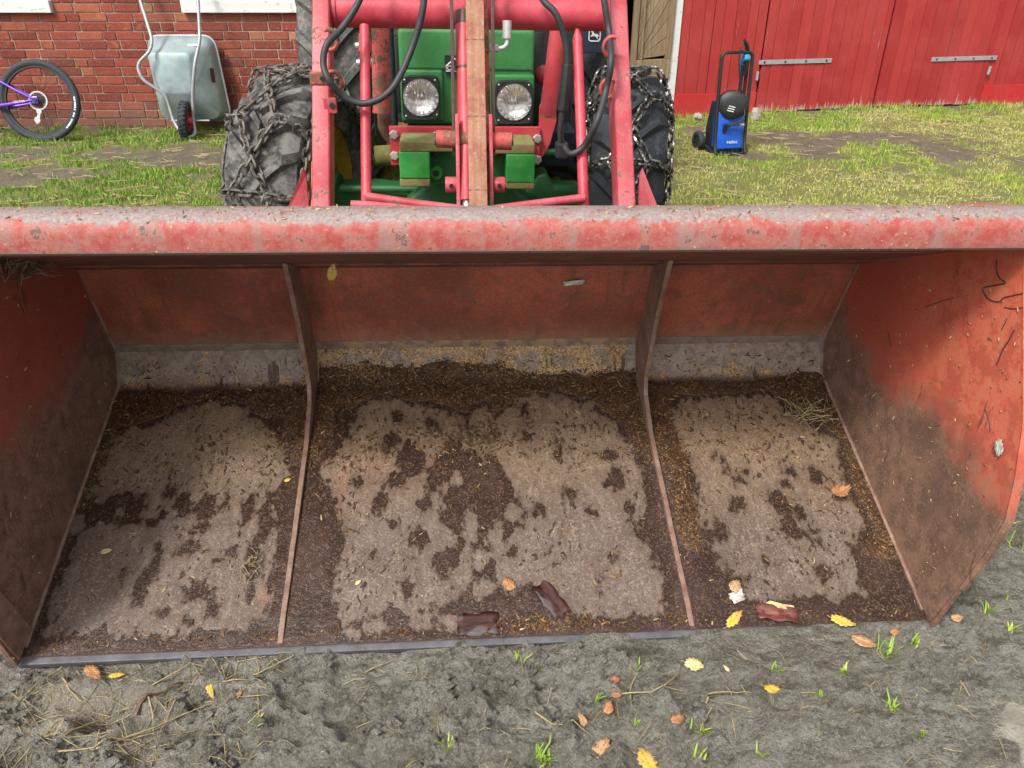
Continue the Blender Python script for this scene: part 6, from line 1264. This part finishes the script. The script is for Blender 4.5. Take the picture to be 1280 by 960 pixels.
for i, (x, y, L, an, lb) in enumerate(((-.78, 1.10, .24, .55, 'long yellow straw curving across the mud bottom left'), (-.86, 1.06, .20, .35, 'lowest yellow straw in the bundle bottom left'), (-.80, 1.12, .10, -1.1, 'short bent straw crossing the bundle bottom left'), (-.92, 1.10, .11, .9, 'stiff straw left of the long yellow bundle'), (-.79, 1.222, .09, .5, 'pale straw above the twig, under the left bay'), (-.56, 1.245, .10, .45, 'straw lying close to the lip left of the middle bay'),
        (.375, 1.225, .11, 1.0, 'yellow straw pointing up to the right divider'), (.29, 1.22, .085, 1.15, 'pale straw standing in the soft mud below the middle bay'), (.32, 1.185, .14, .0, 'level brown straw below the two slanting ones'), (.115, 1.105, .14, -.5, 'straw running down right in the middle of the mud'), (.50, 1.188, .10, -.05, 'pale straw right of the level brown one'), (.43, 1.11, .07, .9, 'short straw beside the brown-orange leaf'), (.45, 1.165, .05, .9, 'short forked straw above the brown-orange leaf'), (-.30, 1.26, .10, .5, 'thin straw by the mud edge under the middle bay left'), (-1.0, 1.19, .12, -.6, 'grey stalk at the far left below the bucket corner'), (-1.02, 1.30, .14, -.9, 'dry stalk sticking up over the left bucket corner'), (-.98, 1.30, .11, .8, 'crossed dry stalk at the left bucket corner'))):
    stalk(x, y, L, an, .0021, 'straw_stalk', lb, 'straw', 'straw', random.uniform(-.1, .12), i + 10, SG)
x = RNG.uniform(-1.15, 1.2, 700); y = RNG.uniform(.95, 1.34, 700); mb = MB()
x = np.where(np.arange(700) > 450, -1.15 + .6 * RNG.uniform(0, 1, 700), x); k = RNG.uniform(0, 1, 700) < .4 + .6 * (x < -.55)
for xx, yy in zip(x[k], y[k]):
    a = random.uniform(0, math.pi); L = random.uniform(.012, .07) * (1.6 if xx < -.5 else .8); mb.tube([gw(xx - math.cos(a) * L / 2, yy - math.sin(a) * L / 2, .003), gw(xx, yy, .005), gw(xx + math.cos(a) * L / 2, yy + math.sin(a) * L / 2, .003)], random.uniform(.0005, .0012), 4)
lt_ = mb.build('straw_litter', 'straw_stalk', None, kind='stuff'); tag(lt_, 'fine bits of straw and root trodden into the wet mud', 'straw litter')
# crumbs and small clods of mud
m = 60000; x = RNG.uniform(-1.3, 1.8, m); y = .9 + RNG.uniform(0, 1, m) * 1.2; k = ((y < lip_y(x) - .01) | (x > 1.15)) & (RNG.uniform(0, 1, m) < sstep(.42, .6, fbm(x, y, 7, 4, 19))) & (puddle(x, y) < .3); x, y = x[k], y[k]; m = len(x)
oct_ = np.array([(1, 0, 0), (0, 1, 0), (-1, 0, 0), (0, -1, 0), (0, 0, 1)], float); sz = .0018 + .012 * RNG.uniform(0, 1, m) ** 6
V = np.stack([x, y, gh(x, y)], 1)[:, None, :] + oct_[None] * sz[:, None, None] * RNG.uniform(.6, 1.4, (m, 5, 3))
b = np.arange(m)[:, None] * 5
cl_ = raw_mesh('mud_crumbs', V.reshape(-1, 3), np.concatenate([b + np.array([f]) for f in ((0, 1, 4), (1, 2, 4), (2, 3, 4), (3, 0, 4))], 0), 'ground', {'far': np.zeros(m * 5), 'grass': np.zeros(m * 5)}); tag(cl_, 'crumbs and small clods of grey mud in front of the bucket', 'mud crumbs', kind='stuff')
# green sprouts in the mud
def sprout(x, y, n, h, label, seed):
    rr = random.Random(seed); V = []; F = []; T_ = []
    for i in range(n):
        a = rr.uniform(0, 2 * math.pi); hh = h * .85 * rr.uniform(.5, 1.1); ln = hh * rr.uniform(.3, 1.0); bx, by = x + rr.gauss(0, h * .18), y + rr.gauss(0, h * .12); z = float(gh(bx, by)); w2 = rr.uniform(.0012, .0024)
        px, py = -math.sin(a) * w2, math.cos(a) * w2; o_ = len(V)
        for t, f in ((0, 1), (.4, 1), (.75, .75)):
            cx_, cy_, cz = bx + math.cos(a) * ln * t ** 1.6, by + math.sin(a) * ln * t ** 1.6, z + hh * (t - .25 * t * t)
            V += [(cx_ - px * f, cy_ - py * f, cz), (cx_ + px * f, cy_ + py * f, cz)]
        V.append((bx + math.cos(a) * ln, by + math.sin(a) * ln, z + hh * .78)); t0 = min(1, max(0, rr.gauss(.36, .12)))
        T_ += [t0] * 7; F += [(o_, o_ + 1, o_ + 3), (o_, o_ + 3, o_ + 2), (o_ + 2, o_ + 3, o_ + 5), (o_ + 2, o_ + 5, o_ + 4), (o_ + 4, o_ + 5, o_ + 6)]
    o = raw_mesh('grass_tuft', np.array(V), np.array(F), 'grass_blade', {'tone': np.array(T_)}); return tag(o, label, 'grass tuft', 'green sprouts in the mud')
for i, (x, y, n_, h_, lb) in enumerate(((.905, 1.295, 26, .055, 'largest green tuft beside the orange-tan leaf at the right bucket corner'), (.985, 1.325, 12, .05, 'thin sprout right of the largest tuft'), (.849, 1.143, 16, .045, 'bright green tuft alone on the right mud'), (.068, 1.022, 30, .05, 'yellowish green tuft at the bottom edge near the centre'), (.19, 1.158, 12, .035, 'small green sprout under the middle bay'), (.415, 1.09, 14, .04, 'loose green sprouts left of the brown-orange leaf'), (.40, 1.04, 10, .04, 'low sprouts at the bottom edge right of the yellow pair'), (-.13, 1.035, 10, .035, 'small sprout at the bottom edge left of the centre tuft'), (.78, 1.235, 12, .035, 'sparse pale sprouts below the largest tuft'), (.62, 1.245, 10, .03, 'little sprout under the right bay lip'), (-.55, 1.075, 10, .025, 'tiny bright sprout on the left mud'), (.52, 1.02, 8, .03, 'tiny sprout at the bottom edge right of centre'), (.30, 1.262, 8, .035, 'little sprout by the lip left of the right divider'), (.02, 1.262, 7, .035, 'little sprout by the lip of the middle bay'), (1.235, 1.36, 12, .035, 'sprout at the right picture edge below the bucket corner'), (1.22, 1.43, 12, .035, 'sprout outside the right bucket corner, upper one'), (.70, 1.17, 8, .025, 'tiny sprout in the middle of the right mud'), (.88, 1.06, 8, .03, 'low sprout near the bottom right puddle'), (.27, 1.10, 8, .03, 'thin sprout between the two rusty leaves'))):
    sprout(x, y, n_, h_, lb, 100 + i)
def edge(n):
    x = RNG.uniform(1.2, 2.6, n); y = RNG.uniform(1.35, 3.1, n); k = (RNG.uniform(0, 1, n) < .02 + .45 * sstep(.5, .68, fbm(x, y, 5, 4, 51)) * sstep(1.3, 2.2, y + .3 * x - .3)); x, y = x[k], y[k]
    return x, y, np.ones(len(x)), np.clip(RNG.normal(.45, .16, len(x)), 0, 1)
blades(9000, edge, .02, .05, .003, .005, 'grass', 'thin grass coming through the mud beside the right end of the bucket')
for o in bpy.data.objects:
    if '_org' in o: del o['_org']
